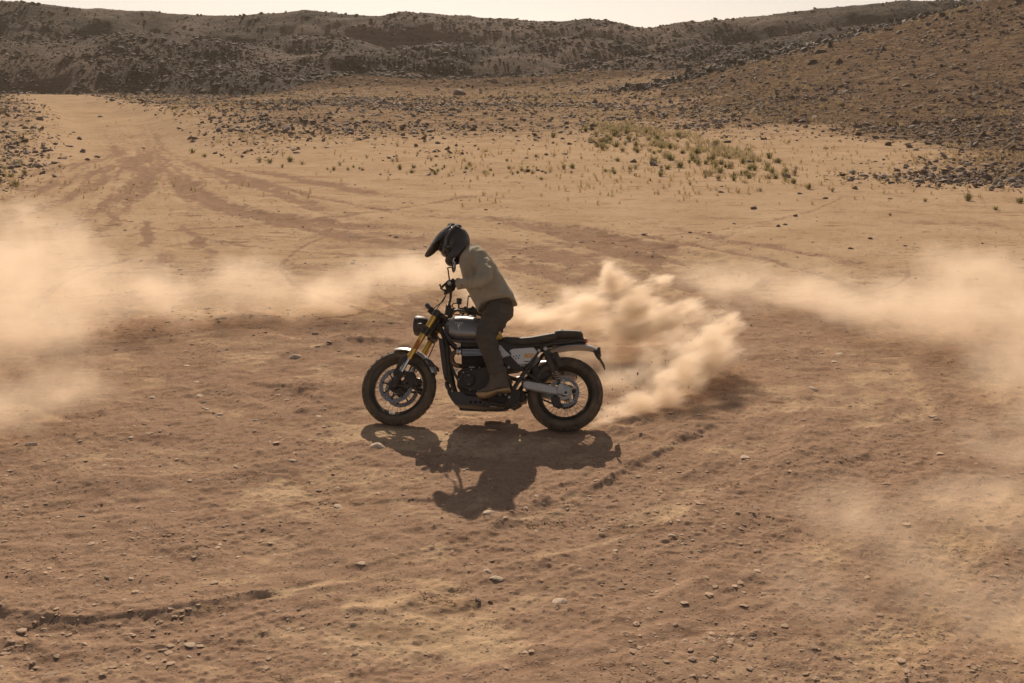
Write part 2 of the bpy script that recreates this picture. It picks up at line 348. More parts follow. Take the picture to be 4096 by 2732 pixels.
def big(x, y):
    h = hillside(x, y)
    h = h+.55*ss(44, 70, y)*fbm(x*.05, y*.05, 3, 5)*ss(200, 150, y)
    h = h+.5*ss(55, 80, y)*ss(-32, -18, x)*ss(14, 0, x)*(1-ss(95, 130, y))
    ty = seg_dist(x, y, TRK, 8)[0]; h = h-.5*ss(4.5, 1.0, ty)*ss(30, 60, y)*ss(140, 100, y)
    h = h+2.5*np.exp(-((y-152)/11)**2)*ss(-34, -20, x)*ss(26, 8, x)*(.75+.5*fbm(x*.1, y*.1, 2, 8))
    h = h+.5*ss(24, 60, y)*ss(-6, -22, x)*fbm(x*.12, y*.12, 3, 21)
    h = h+(fbm(x*.12, y*.12, 3, 31)-.5)*.22*ss(12, 40, y)
    return h
TRK = gp((300,960),(500,800),(600,640),(470,520),(330,440),(215,400))
def near_h(x, y):
    f = ss(40, 16, y)
    h = (fbm(x*.7, y*.7, 3, 41)-.5)*.05*f+(fbm(x*2.5, y*2.5, 3, 42)-.5)*.030*f
    n = fbm(x*9, y*9, 3, 43); h = h+(n-.5)*.022*f
    n2 = vnoise(x*31, y*31, 44); h = h+np.maximum(n2-.55, 0)*.022*ss(16, 9, y)*ss(.35, .7, fbm(x*1.1, y*1.1, 2, 45)+.15)
    return h
MOUNDS = [(2360,1760,.045,.16),(2440,1735,.05,.14),(2180,1742,.03,.12),(2520,1700,.05,.16),(2620,1660,.04,.18),(1480,1705,.02,.10),(1700,1712,.02,.10),(1250,1560,.06,.25),(1400,1360,.06,.3)]
def bermh(x, y):
    h = 0
    wob = (fbm(x*3.2, y*3.2, 4, 61)-.5)*.11
    h = h+swirl(x, y)*.021*ss(3.5, 5, y)
    for X_, Y_, hh, w in MOUNDS: g_ = G(X_, Y_); h = h+hh*np.exp(-((x-g_[0])**2+((y-g_[1])*1.3)**2)/w**2)*(.6+.8*fbm(x*14, y*14, 2, 64))
    for pts, hh, w in BERMS:
        d, s, t = seg_dist(x, y, pts); d = d*s+wob
        prof = np.where(d < 0, np.exp(-(d/(w*2.2))**2), np.exp(-(d/(w*.35))**2))
        h = h+hh*.85*prof*ss(-.01, .05, t)*ss(1, .80, t)*(.7+.5*vnoise(x*2.6, y*2.6, 62))
    return h
def contact(x, y):                                     # keep the soil at the two wheels level
    a = np.hypot(x-BT[0], y-BT[1]); fw = BR @ np.array([WB, 0, 0])+BT; b = np.hypot(x-fw[0], y-fw[1])
    return ss(.08, .5, a)*ss(.08, .5, b)
def height(x, y, fine=True):
    h = big(x, y)
    if fine: h = h+(near_h(x, y)+bermh(x, y))*contact(x, y)
    for pts, w, s, d in TRACKS:
        if d: dd = seg_dist(x, y, pts)[0]+(vnoise(x*3, y*3, 65)-.5)*.2; h = h-d*ss(w*1.0, w*.5, dd)*.5+d*1.1*np.exp(-((dd-w*1.15)/(w*.3))**2)*vnoise(x*5, y*5, 66)
    return h
for _k in range(15):
    _x0, _x1 = 430+_k*16, -500+_k*135; TRACKS.append((gp((_x0-60, 500), (_x0, 570), (_x0*.6+_x1*.4+20, 740), (_x1, 1010)), .07+.05*((_k*7) % 3), .30, .012*((_k) % 2)))
def _circ(a, b, c):
    A = np.array([[b[0]-a[0], b[1]-a[1]], [c[0]-a[0], c[1]-a[1]]])*2; r = np.array([b[0]**2-a[0]**2+b[1]**2-a[1]**2, c[0]**2-a[0]**2+c[1]**2-a[1]**2]); o = np.linalg.solve(A, r); return o, math.hypot(o[0]-a[0], o[1]-a[1])
DC, DR = _circ(*gp((2760,1735), (1900,2130), (300,2440)))
def swirl(x, y):                                       # soil swept into long curved ridges by repeated sliding turns
    r = np.hypot(x-DC[0], y-DC[1])+(fbm(x*.6, y*.6, 2, 131)-.5)*.5; th = np.arctan2(y-DC[1], x-DC[0])*DR
    s = (fbm(r*2.6, th*.22, 4, 132)-.5)*1.5+(fbm(r*9, th*.5, 3, 133)-.5)*.5
    return s*ss(12.5, 10, y)
def loose(x, y):
    E1 = (fbm(x*1.5+7, y*1.5, 3, 79)-.3)*1.3; E2 = (fbm(x*1.7+3, y*1.7, 4, 80)-.3)*1.6; E3 = .3+.9*fbm(x*2.5, y*2.5, 3, 76)
    wx = x+(fbm(x*1.3, y*1.3, 3, 71)-.5)*.9; wy = y+(fbm(x*1.3, y*1.3, 3, 72)-.5)*1.3
    wy2 = wy+(fbm(x*.25, y*.1, 3, 70)-.5)*5
    l = .34*ss(14.5, 10.5, wy2)+.20*ss(20, 12.5, wy2)+.10
    r = np.hypot(x-1.2, y-15.0); th = np.arctan2(y-15.0, x-1.2)
    l = l+(fbm(x*.8, y*.8, 4, 73)-.5)*.55*ss(17, 11, y)+(fbm(x*.35, y*.35, 4, 74)-.5)*.35
    l = l+(fbm(r*3.2, th*1.6, 4, 77)-.5)*.75*ss(14, 10.5, y)+(fbm(x*.25, y*1.6, 4, 78)-.5)*.75*ss(11, 15, y)*ss(60, 30, y)+(fbm(x*.9+.5*y, y*2.2, 3, 85)-.5)*.5*ss(12, 16, y)*ss(40, 25, y)
    for pts, w, s in PALE:
        dd, sd_, t = seg_dist(wx, wy, pts); l = l-s*(.5 if pts[0][1] < 14 else 1.0)*ss(w*(1.0+E2), 0, dd)*E3
    l = np.maximum(l, -.05)
    l = l+swirl(x, y)*.62*ss(4.2, 5.2, y)
    TX = .35+1.3*fbm(x*7, y*4, 3, 86)
    for pts, w, s, d in TRACKS:
        dd, sd_, t = seg_dist(wx*.35+x*.65, wy*.35+y*.65, pts); e = E1; st = fbm(np.minimum(dd, 9)*14/w*.5+s*9, t*9+s*5, 2, 75) if 0 else vnoise(dd*9/w, t*11+s*5, 75)
        l = l+s*1.35*ss(w*(1.0+e), 0, dd)*(.45+.85*st)*TX*ss(-.02, .25, t)*ss(1.02, .70, t)
    for pts, hh, w in BERMS:
        d, s, t = seg_dist(x, y, pts); l = l+.65*ss(w*2.6, w*.3, d)*(s < 0)
    for k, (cx, cy, rad, w, a0, a1) in enumerate(ARCS):      # thin curved tyre marks
        r0 = np.hypot(x-cx, y-cy)-rad; k = np.abs(r0) < w+.12
        if not k.any(): continue
        xx, yy = x[k], y[k]; rr = r0[k]+(vnoise(xx*.8, yy*.8, 83)-.5)*.15; aa = np.degrees(np.arctan2(yy-cy, xx-cx)) % 360; f = ss(a0, a0+12, aa)*ss(a1, a1-12, aa)
        l[k] += .55*ss(w, w*.4, np.abs(rr))*f*(.3+vnoise(aa*2.5, rr*8, 84))*ss(5.2, 9, yy)
    return np.clip(l, 0, 1)
ra = random.Random(3)
ARCS = [(ra.uniform(-1, 4), ra.uniform(13, 19), ra.uniform(3, 9), ra.uniform(.04, .14), a, a+ra.uniform(40, 110)) for a in [ra.uniform(150, 300) for _ in range(22)]]+[(ra.uniform(-14, 4), ra.uniform(22, 34), ra.uniform(6, 16), ra.uniform(.05, .16), a, a+ra.uniform(30, 80)) for a in [ra.uniform(190, 300) for _ in range(16)]]
def rocky(x, y):
    b = fbm(x*.06, y*.09, 3, 81)
    r = .62*ss(40, 66, y+(b-.5)*28)*ss(190, 140, y); r = np.maximum(r, ss(136, 146, y))
    r = np.maximum(r, ss(1.5, 7, x-10+(b-.5)*16-.0*y)*ss(28, 36, y+(b-.5)*12))
    ty = seg_dist(x, y, TRK, 8)[0]; r = r*ss(2.5, 8, ty+(b-.5)*3)
    green = ss(8, 3, np.hypot((x-7.5-(y-44)*-.25)*.7, (y-44)*.6)); r = r*(1-.8*green)
    r = np.maximum(r, .42*ss(26, 31, y)*ss(-8.5, -12, x+(b-.5)*5)*ss(2.0, 6, ty))
    return np.clip(r, 0, 1)

# ground sheet: rows closer together near the place where the bike slides
rows = [-14, -9, -5, -2, 0, 1.5, 2.6, 3.4]; y = 4.0
while y < 240:
    rows.append(y); y += max(.011, min(.40, y*y/(CAM_H*FOC)*4.2*(.8 if y < 14 else 1)))
rows += [250, 265, 290, 330, 400, 550, 900, 1600, 3500]
rows = np.array(rows); NC = 1100
s_ = np.linspace(-1, 1, NC); s_ = .72*s_+.28*s_**5
YY = np.repeat(rows[:, None], NC, 1); XX = s_[None, :]*(np.maximum(rows, 2)[:, None]*.72+2.5)
XX = XX+((_h(np.arange(XX.size).reshape(XX.shape), YY*0, 3)-.5)*.0)
ZZ = height(XX, YY); ZZ[YY > 190] *= ss(260, 190, YY[YY > 190])
LO = loose(XX, YY); RO = rocky(XX, YY)
nr = len(rows); idx = np.arange(nr*NC).reshape(nr, NC)
fa = np.stack([idx[:-1, :-1], idx[:-1, 1:], idx[1:, 1:], idx[1:, :-1]], -1).reshape(-1, 4)
V = np.stack([XX, YY, ZZ], -1).reshape(-1, 3)
hill_v = (hillside(XX, YY) > .28) & (YY > 36) & (YY < 185) & (XX > 4); hm = hill_v.ravel()[fa].all(1)

def ground_material(name):
    m = bpy.data.materials.new(name); m.use_nodes = True; t = m.node_tree; b = t.nodes['Principled BSDF']; l = t.links.new
    b.inputs['Roughness'].default_value = 1.0; b.inputs['Specular IOR Level'].default_value = .0
    co = N(t, 'ShaderNodeTexCoord'); al = N(t, 'ShaderNodeAttribute', attribute_name='loose'); ar = N(t, 'ShaderNodeAttribute', attribute_name='rocky')
    def noise(scale, det=5, dist=0, rough=.6, vec=None):
        n = N(t, 'ShaderNodeTexNoise'); n.inputs['Scale'].default_value = scale; n.inputs['Detail'].default_value = det; n.inputs['Distortion'].default_value = dist; n.inputs['Roughness'].default_value = rough
        l(vec or co.outputs['Object'], n.inputs['Vector']); return n.outputs['Fac']
    def mr(src, a, b_, c=0., d=1.):
        n = N(t, 'ShaderNodeMapRange'); n.inputs[1].default_value = a; n.inputs[2].default_value = b_; n.inputs[3].default_value = c; n.inputs[4].default_value = d; l(src, n.inputs[0]); return n.outputs[0]
    def math_(op, a, b_):
        n = N(t, 'ShaderNodeMath', operation=op); n.use_clamp = False
        for i, q in enumerate((a, b_)):
            if isinstance(q, (int, float)): n.inputs[i].default_value = q
            else: l(q, n.inputs[i])
        return n.outputs[0]
    def mix(f, a, b_, bt='MIX'):
        n = N(t, 'ShaderNodeMix', data_type='RGBA', blend_type=bt)
        for s, q in ((0, f), (6, a), (7, b_)):
            if isinstance(q, tuple): n.inputs[s].default_value = (*q, 1)
            elif isinstance(q, float): n.inputs[s].default_value = q
            else: l(q, n.inputs[s])
        return n.outputs[2]
    nA = noise(3.5, 8, .3); nB = noise(16, 6, .2); nC = noise(.6, 5)
    fl = math_('ADD', al.outputs['Fac'], mr(nA, .25, .75, -.30, .30)); fl = math_('ADD', fl, mr(nB, .3, .7, -.22, .22)); fl = mr(fl, .22, .62)
    pale = mix(mr(nC, .35, .65), (.53, .385, .25), (.46, .32, .20)); lo = mix(mr(nB, .3, .7), (.288, .188, .126), (.385, .262, .180))
    c = mix(fl, pale, lo)
    # crumbs and little pebbles: dark ones and pale ones
    vor = N(t, 'ShaderNodeTexVoronoi'); vor.inputs['Scale'].default_value = 38; l(co.outputs['Object'], vor.inputs['Vector'])
    sep = N(t, 'ShaderNodeSeparateColor'); l(vor.outputs['Color'], sep.inputs[0])
    dk = math_('MULTIPLY', mr(vor.outputs['Distance'], .30, .22), mr(sep.outputs[0], .70, .74)); c = mix(math_('MULTIPLY', dk, .65), c, (.12, .075, .05))
    pk = math_('MULTIPLY', mr(vor.outputs['Distance'], .28, .2), mr(sep.outputs[1], .86, .9)); c = mix(math_('MULTIPLY', pk, .6), c, (.52, .38, .26))
    v2 = N(t, 'ShaderNodeTexVoronoi'); v2.inputs['Scale'].default_value = 8; l(co.outputs['Object'], v2.inputs['Vector']); s2 = N(t, 'ShaderNodeSeparateColor'); l(v2.outputs['Color'], s2.inputs[0])
    dk2 = math_('MULTIPLY', mr(v2.outputs['Distance'], .26, .16), mr(s2.outputs[0], .80, .84)); c = mix(math_('MULTIPLY', dk2, .5), c, (.15, .09, .06))
    sq = N(t, 'ShaderNodeMapping'); sq.inputs['Scale'].default_value = (.45, 1, 1); l(co.outputs['Object'], sq.inputs['Vector'])
    for sc_, lo_, st_, col_ in ((14, .80, .60, (.16, .10, .065)), (5.5, .84, .62, (.17, .105, .07)), (2.2, .90, .55, (.19, .12, .08))):
        vv = N(t, 'ShaderNodeTexVoronoi'); vv.inputs['Scale'].default_value = sc_; l(sq.outputs[0], vv.inputs['Vector']); sv = N(t, 'ShaderNodeSeparateColor'); l(vv.outputs['Color'], sv.inputs[0])
        c = mix(math_('MULTIPLY', math_('MULTIPLY', mr(vv.outputs['Distance'], .30, .14), mr(sv.outputs[2], lo_, lo_+.05)), st_), c, col_)
    hn = noise(.9, 7, .2, .7, sq.outputs[0]); c = mix(math_('MULTIPLY', mr(hn, .56, .70), .45), c, (.27, .165, .10)); hm_ = noise(2.6, 6, .2, .7, sq.outputs[0]); c = mix(math_('MULTIPLY', mr(hm_, .58, .70), .35), c, (.25, .15, .09))
    # shrinkage cracks in the hard crust
    v3 = N(t, 'ShaderNodeTexVoronoi', feature='DISTANCE_TO_EDGE'); v3.inputs['Scale'].default_value = 3.2
    dn = N(t, 'ShaderNodeTexNoise'); dn.inputs['Scale'].default_value = 5; dn.inputs['Detail'].default_value = 4; l(co.outputs['Object'], dn.inputs['Vector'])
    vm = N(t, 'ShaderNodeVectorMath', operation='MULTIPLY_ADD'); vm.inputs[1].default_value = (.5, .5, .5); l(dn.outputs['Color'], vm.inputs[0]); l(co.outputs['Object'], vm.inputs[2]); l(vm.outputs[0], v3.inputs['Vector'])
    ck = math_('MULTIPLY', mr(v3.outputs['Distance'], .014, .003), mr(noise(1.1, 2), .60, .66)); c = mix(math_('MULTIPLY', ck, .6), c, (.10, .055, .03))
    # stony ground farther out
    rs = mix(mr(noise(.8, 6), .35, .65), (.115, .080, .056), (.205, .145, .100)); vr = N(t, 'ShaderNodeTexVoronoi'); vr.inputs['Scale'].default_value = 2.3; l(co.outputs['Object'], vr.inputs['Vector'])
    s3 = N(t, 'ShaderNodeSeparateColor'); l(vr.outputs['Color'], s3.inputs[0])
    rs = mix(math_('MULTIPLY', mr(vr.outputs['Distance'], .45, .25), mr(s3.outputs[0], .35, .5)), rs, (.085, .055, .04))
    rs = mix(math_('MULTIPLY', mr(noise(.35, 5), .56, .72), .35), rs, (.27, .185, .10))
    fr = mr(math_('ADD', ar.outputs['Fac'], mr(noise(1.2, 6), .3, .7, -.30, .30)), .15, 1.0); c = mix(fr, c, rs)
    gr_ = noise(48, 8, 0, .85); c = mix(1.0, c, mr(gr_, .3, .7, .72, 1.28), 'MULTIPLY')
    l(c, b.inputs['Base Color'])
    h = math_('ADD', math_('MULTIPLY', nB, .5), math_('MULTIPLY', noise(70, 4), .35)); h = math_('ADD', h, math_('MULTIPLY', math_('ADD', dk, pk), .35)); h = math_('SUBTRACT', h, math_('MULTIPLY', ck, 1.2))
    bp = N(t, 'ShaderNodeBump'); bp.inputs['Strength'].default_value = .9; bp.inputs['Distance'].default_value = .014; l(h, bp.inputs['Height'])
    bp2 = N(t, 'ShaderNodeBump'); bp2.inputs['Strength'].default_value = .8; bp2.inputs['Distance'].default_value = .22
    l(math_('MULTIPLY', math_('ADD', math_('MULTIPLY', mr(vr.outputs['Distance'], .5, .1), .5), noise(1.6, 6)), ar.outputs['Fac']), bp2.inputs['Height']); l(bp.outputs[0], bp2.inputs['Normal']); l(bp2.outputs[0], b.inputs['Normal'])
    return m
GM = ground_material('desert_soil')
def sub_mesh(name, mask):
    f = fa[mask]; used = np.unique(f); rem = np.full(len(V), -1, np.int64); rem[used] = np.arange(len(used))
    return np_mesh(name, V[used], rem[f], GM, attrs=dict(loose=LO.ravel()[used], rocky=RO.ravel()[used]))
tag(sub_mesh('ground', ~hm), kind='structure'); tag(sub_mesh('hillside', hm), kind='structure')

# far ridge
CREST = [(-900,60),(0,-4),(150,-6),(300,8),(420,25),(600,36),(780,44),(1000,57),(1150,48),(1260,36),(1400,50),(1540,57),(1640,42),(1760,46),(1950,63),(2120,72),(2240,80),(2330,68),(2430,80),(2510,98),(2575,105),(2620,92),(2700,82),(2900,68),(3100,45),(3300,20),(3500,2),(3700,-2),(3950,-6),(4096,-18),(4600,-60),(5200,-80)]
YC = 236.0
cxs = np.array([(X-2048)/FOC*YC*1.0*1.02 for X, Y in CREST]); czs = np.array([CAM_H+YC*math.tan(math.atan((1366-Y)/FOC)-CAM_PITCH) for X, Y in CREST])
LOBES = [(560,150,186,30),(120,190,182,20),(330,215,176,14),(1080,262,172,15),(1800,185,184,17),(2300,160,192,19),(2640,235,166,12),(1420,215,180,15),(900,285,166,13),(2050,235,176,11),(2370,252,173,6),(2480,262,171,6),(1740,240,174,9),(780,262,172,14),(2850,190,180,16),(3150,175,176,18),(3450,110,184,22),(1560,300,163,10),(2200,300,162,8),(2720,160,192,11),(1250,150,200,18)]
def ridge(x, y):
    crest = np.interp(x*YC/np.maximum(y, 60)*.5+x*.5, cxs, czs)
    t = (y-162-8*fbm(x*.03, y*0, 3, 91))/(YC-166)
    prof = np.where(t < 1, np.clip(t, 0, 1)**.85, 1.0-.10*np.clip(t-1, 0, 3))
    bench = .035*np.sin(t*22+3*fbm(x*.04, y*.03, 2, 92))
    z = crest*(prof+bench*ss(0, .3, t)*ss(1.0, .8, t))
    gl = np.abs(fbm(x*.055+.4*fbm(x*.02, y*.03, 2, 93), y*.03, 4, 94)-.5)*2
    z = z-(.75-gl)*8.0*ss(0, .25, t)*ss(1.0, .7, t)
    for X, Y, D, r in LOBES:
        c = at_dist(X, Y, D); dx = (x-c[0])/(r*1.5); dy = (y-c[1])/(r*1.15); rr = np.hypot(dx+.25*(fbm(x*.09, y*.09, 3, int(X))-.5), dy+.25*(fbm(x*.09, y*.09, 3, int(X)+7)-.5))
        ang = np.arctan2(dy, dx); gr = .05*np.abs(np.sin(ang*7+4*fbm(x*.05, y*.05, 2, 95)))
        lz = (c[2]+.8)*(1-rr**1.8)-gr*c[2]*rr*1.3; z = np.maximum(z, lz)
    z = z+(fbm(x*.22, y*.22, 4, 96)-.5)*.7*ss(-.02, .15, t)+(fbm(x*.8, y*.8, 3, 97)-.5)*.25*ss(-.05, .1, t)
    return np.where(t < -.6, -1.5, z+np.minimum(t, 0)*1.2-.3)
rx_ = np.arange(-190, 215, .62); ry_ = np.concatenate([np.arange(138, 246, .62), np.arange(247, 330, 6)])
RX, RY = np.meshgrid(rx_, ry_); RZ = ridge(RX, RY); n1, n2 = RX.shape; ii = np.arange(n1*n2).reshape(n1, n2)
rf = np.stack([ii[:-1, :-1], ii[:-1, 1:], ii[1:, 1:], ii[1:, :-1]], -1).reshape(-1, 4)
def ridge_material():
    m = bpy.data.materials.new('ridge_rock'); m.use_nodes = True; t = m.node_tree; b = t.nodes['Principled BSDF']; l = t.links.new; b.inputs['Roughness'].default_value = .95; b.inputs['Specular IOR Level'].default_value = .1
    co = N(t, 'ShaderNodeTexCoord'); sx = N(t, 'ShaderNodeSeparateXYZ'); l(co.outputs['Object'], sx.inputs[0])
    wn = N(t, 'ShaderNodeTexNoise'); wn.inputs['Scale'].default_value = .05; wn.inputs['Detail'].default_value = 3; l(co.outputs['Object'], wn.inputs['Vector'])
    ad = N(t, 'ShaderNodeMath', operation='MULTIPLY_ADD'); ad.inputs[1].default_value = 3.0; l(wn.outputs['Fac'], ad.inputs[0]); l(sx.outputs[2], ad.inputs[2])
    zn = N(t, 'ShaderNodeTexNoise', noise_dimensions='1D'); zn.inputs['Scale'].default_value = .9; zn.inputs['Detail'].default_value = 6; zn.inputs['Roughness'].default_value = .7; l(ad.outputs[0], zn.inputs['W'])
    rp = N(t, 'ShaderNodeValToRGB'); l(zn.outputs['Fac'], rp.inputs[0]); e = rp.color_ramp.elements
    e[0].position = .3; e[0].color = (.135, .080, .055, 1); e[1].position = .72; e[1].color = (.20, .165, .12, 1)
    q = e.new(.45); q.color = (.11, .075, .055, 1); q = e.new(.55); q.color = (.17, .10, .068, 1); q = e.new(.63); q.color = (.14, .115, .083, 1)
    cnz = N(t, 'ShaderNodeTexNoise'); cnz.inputs['Scale'].default_value = .045; cnz.inputs['Detail'].default_value = 4; l(co.outputs['Object'], cnz.inputs['Vector'])
    lim = N(t, 'ShaderNodeMapRange'); lim.inputs[1].default_value = .47; lim.inputs[2].default_value = .56; l(cnz.outputs['Fac'], lim.inputs[0])
    rn = N(t, 'ShaderNodeTexNoise'); rn.inputs['Scale'].default_value = 1.1; rn.inputs['Detail'].default_value = 9; rn.inputs['Roughness'].default_value = .75; l(co.outputs['Object'], rn.inputs['Vector'])
    rr = N(t, 'ShaderNodeValToRGB'); l(rn.outputs['Fac'], rr.inputs[0]); e = rr.color_ramp.elements; e[0].position = .36; e[0].color = (.026, .017, .011, 1); e[1].position = .66; e[1].color = (.115, .076, .046, 1); q = e.new(.5); q.color = (.060, .040, .025, 1)
    mx = N(t, 'ShaderNodeMix', data_type='RGBA'); l(lim.outputs[0], mx.inputs[0]); l(rr.outputs[0], mx.inputs[6]); l(rp.outputs[0], mx.inputs[7]); l(mx.outputs[2], b.inputs['Base Color'])
    rv_ = N(t, 'ShaderNodeTexVoronoi'); rv_.inputs['Scale'].default_value = .95; l(co.outputs['Object'], rv_.inputs['Vector']); rs_ = N(t, 'ShaderNodeSeparateColor'); l(rv_.outputs['Color'], rs_.inputs[0])
    rm_ = N(t, 'ShaderNodeMapRange'); rm_.inputs[1].default_value = 0; rm_.inputs[2].default_value = 1; rm_.inputs[3].default_value = .35; rm_.inputs[4].default_value = 1.3; l(rs_.outputs[0], rm_.inputs[0])
    m2 = N(t, 'ShaderNodeMix', data_type='RGBA', blend_type='MULTIPLY'); inv = N(t, 'ShaderNodeMath', operation='SUBTRACT'); inv.inputs[0].default_value = 1; l(lim.outputs[0], inv.inputs[1]); l(inv.outputs[0], m2.inputs[0]); l(mx.outputs[2], m2.inputs[6]); l(rm_.outputs[0], m2.inputs[7]); l(m2.outputs[2], b.inputs['Base Color'])
    bp = N(t, 'ShaderNodeBump'); bp.inputs['Strength'].default_value = .7; bp.inputs['Distance'].default_value = .9; l(rn.outputs['Fac'], bp.inputs['Height']); l(bp.outputs[0], b.inputs['Normal'])
    return m
RM = ridge_material()
tag(np_mesh('ridge_hills', np.stack([RX, RY, RZ], -1).reshape(-1, 3), rf, RM), kind='structure')

def surf(x, y):
    x = np.atleast_1d(np.asarray(x, float)); y = np.atleast_1d(np.asarray(y, float))
    g = height(x, y); r = np.where(y > 139, ridge(x, y), -9); return np.maximum(g, r)
def hit(X, Y):                                         # where a line of sight meets the land
    d = ray(X, Y); d = d/d[1]; ts = np.concatenate([np.arange(4, 40, .1), np.arange(40, 260, .4)])
    p = CO[None]+d[None]*ts[:, None]; s = np.maximum(big(p[:, 0], p[:, 1]), np.where(p[:, 1] > 139, ridge(p[:, 0], p[:, 1]), -9)); k = np.argmax(p[:, 2] < s)
    if not (p[:, 2] < s).any(): return None
    return p[k]

# ------------------------------------------------------------------ stones and rocks
def rock_template(seed, flat=.5, sub=1, rough=.35):
    bm = bmesh.new(); bmesh.ops.create_icosphere(bm, subdivisions=sub, radius=.5); r = random.Random(seed); off = Vector((r.random()*50, r.random()*50, r.random()*50))
    cuts = [(Vector((r.gauss(0, 1), r.gauss(0, 1), r.gauss(0, 1))).normalized(), r.uniform(.22, .42)) for _ in range(6)]
    for v in bm.verts:
        v.co *= 1+rough*(mnoise.noise(v.co*2.2+off))*1.6
        for n_, d_ in cuts:
            e_ = v.co.dot(n_)-d_
            if e_ > 0: v.co -= n_*e_*.85
    for v in bm.verts: v.co.z *= flat; v.co.y *= .6+.5*((seed*.37) % 1)
    vs = np.array([v.co[:] for v in bm.verts]); fs = np.array([[v.index for v in f.verts] for f in bm.faces]); bm.free(); return vs, fs
FLATR = [rock_template(120+i, .28+.08*(i % 4), 1, .45) for i in range(12)]
CHIP = [rock_template(80+i, .16+.05*(i % 3), 1, .3) for i in range(8)]
TPL = [rock_template(i, .35+.3*(i % 3)/2, 1) for i in range(14)]
TINY = [rock_template(50+i, .3+.35*(i % 3)/2, 0 if False else 1, .4) for i in range(6)]
def rots(n, tilt):
    a = rng.uniform(0, 2*np.pi, n); tx = rng.normal(0, tilt, n); ty = rng.normal(0, tilt, n); R = np.zeros((n, 3, 3)); ca, sa = np.cos(a), np.sin(a)
    R[:, 0, 0] = ca; R[:, 0, 1] = -sa; R[:, 1, 0] = sa; R[:, 1, 1] = ca; R[:, 2, 2] = 1; R[:, 2, 0] = tx; R[:, 2, 1] = ty; R[:, 0, 2] = -tx*ca; R[:, 1, 2] = -ty*ca; return R
def scatter(name, pts, size, m, tpls, sink=.15, tilt=.25):
    vs, fs, o = [], [], 0; k = rng.integers(0, len(tpls), len(pts)); R = rots(len(pts), tilt)
    for i, (tv, tf) in enumerate(tpls):
        q = k == i; n = q.sum()
        if not n: continue
        sc = size[q][:, None]*rng.uniform(.75, 1.25, (n, 3))
        v = np.einsum('nij,nkj->nki', R[q], tv[None]*sc[:, None, :])+pts[q][:, None, :]; v[:, :, 2] += size[q][:, None]*(.25-sink)
        f = tf[None]+(np.arange(n)*len(tv))[:, None, None]+o; vs.append(v.reshape(-1, 3)); fs.append(f.reshape(-1, 3)); o += n*len(tv)
    return np_mesh(name, np.concatenate(vs), np.concatenate(fs), m, smooth=False)
def sample(n, y0, y1, dens, wid=.50, pw=1.0):
    xs, ys = [], []; c = 0
    while c < n:
        u = rng.random(n*2); y = (y0**(-pw)+(y1**(-pw)-y0**(-pw))*u)**(-1/pw); x = rng.uniform(-1, 1, n*2)*(y*wid+1.0); k = rng.random(n*2) < dens(x, y); xs.append(x[k]); ys.append(y[k]); c += k.sum()
    return np.concatenate(xs)[:n], np.concatenate(ys)[:n]
def power(n, a, b, p=2.2):
    u = rng.random(n); return (a**(1-p)+(b**(1-p)-a**(1-p))*u)**(1/(1-p))
# gravel of the foreground
x, y = sample(15000, 4.2, 22, lambda x, y: (.10+.9*loose(x, y)*ss(.35, .65, fbm(x*1.3, y*1.3, 3, 101)+.1))*ss(22, 13, y)*contact(x, y), pw=.6)
tag(scatter('gravel', np.stack([x, y, surf(x, y)], -1), power(15000, .007, .034, 2.6), M['stone_brown'], CHIP, sink=.21, tilt=.2), kind='stuff')
x, y = sample(8000, 4.2, 26, lambda x, y: (.15+.85*ss(.40, .62, fbm(x*.9+3, y*.9, 3, 103)))*contact(x, y), pw=.7)
tag(scatter('stone_chips', np.stack([x, y, surf(x, y)], -1), power(8000, .012, .062, 2.5), M['stone_soil'], CHIP, sink=.19, tilt=.08), kind='stuff')
x, y = sample(5000, 12, 44, lambda x, y: .25+.75*ss(.45, .65, fbm(x*.3, y*.3, 3, 105)), pw=.5)
tag(scatter('dark_chips', np.stack([x, y, surf(x, y)], -1), power(5000, .016, .11, 2.6), M['drock'], CHIP, sink=.21, tilt=.2), kind='stuff')
# stony plain and slope
x, y = sample(40000, 24, 185, lambda x, y: np.minimum(1, rocky(x, y)*1.5)*(.3+.7*ss(.35, .6, fbm(x*.15, y*.15, 3, 107))), pw=.2)
tag(scatter('rock_rubble', np.stack([x, y, surf(x, y)], -1), power(40000, .07, .42, 2.5)*(.6+y/110), M['drock'], FLATR, tilt=.35), kind='stuff')
x, y = sample(2600, 30, 185, lambda x, y: rocky(x, y), pw=.35)
tag(scatter('pale_rubble', np.stack([x, y, surf(x, y)], -1), power(2600, .06, .26, 2.6)*(.6+y/110), M['stone_brown'], TPL), kind='stuff')
# boulder fields of the ridge
x, y = sample(20000, 150, 238, lambda x, y: .15+.85*ss(.42, .6, fbm(x*.06, y*.06, 4, 109)), pw=-.5)
tag(scatter('ridge_boulder_field', np.stack([x, y, surf(x, y)], -1), power(20000, .28, 1.3, 2.8), M['rubble'], FLATR, sink=.15, tilt=.22), kind='stuff')

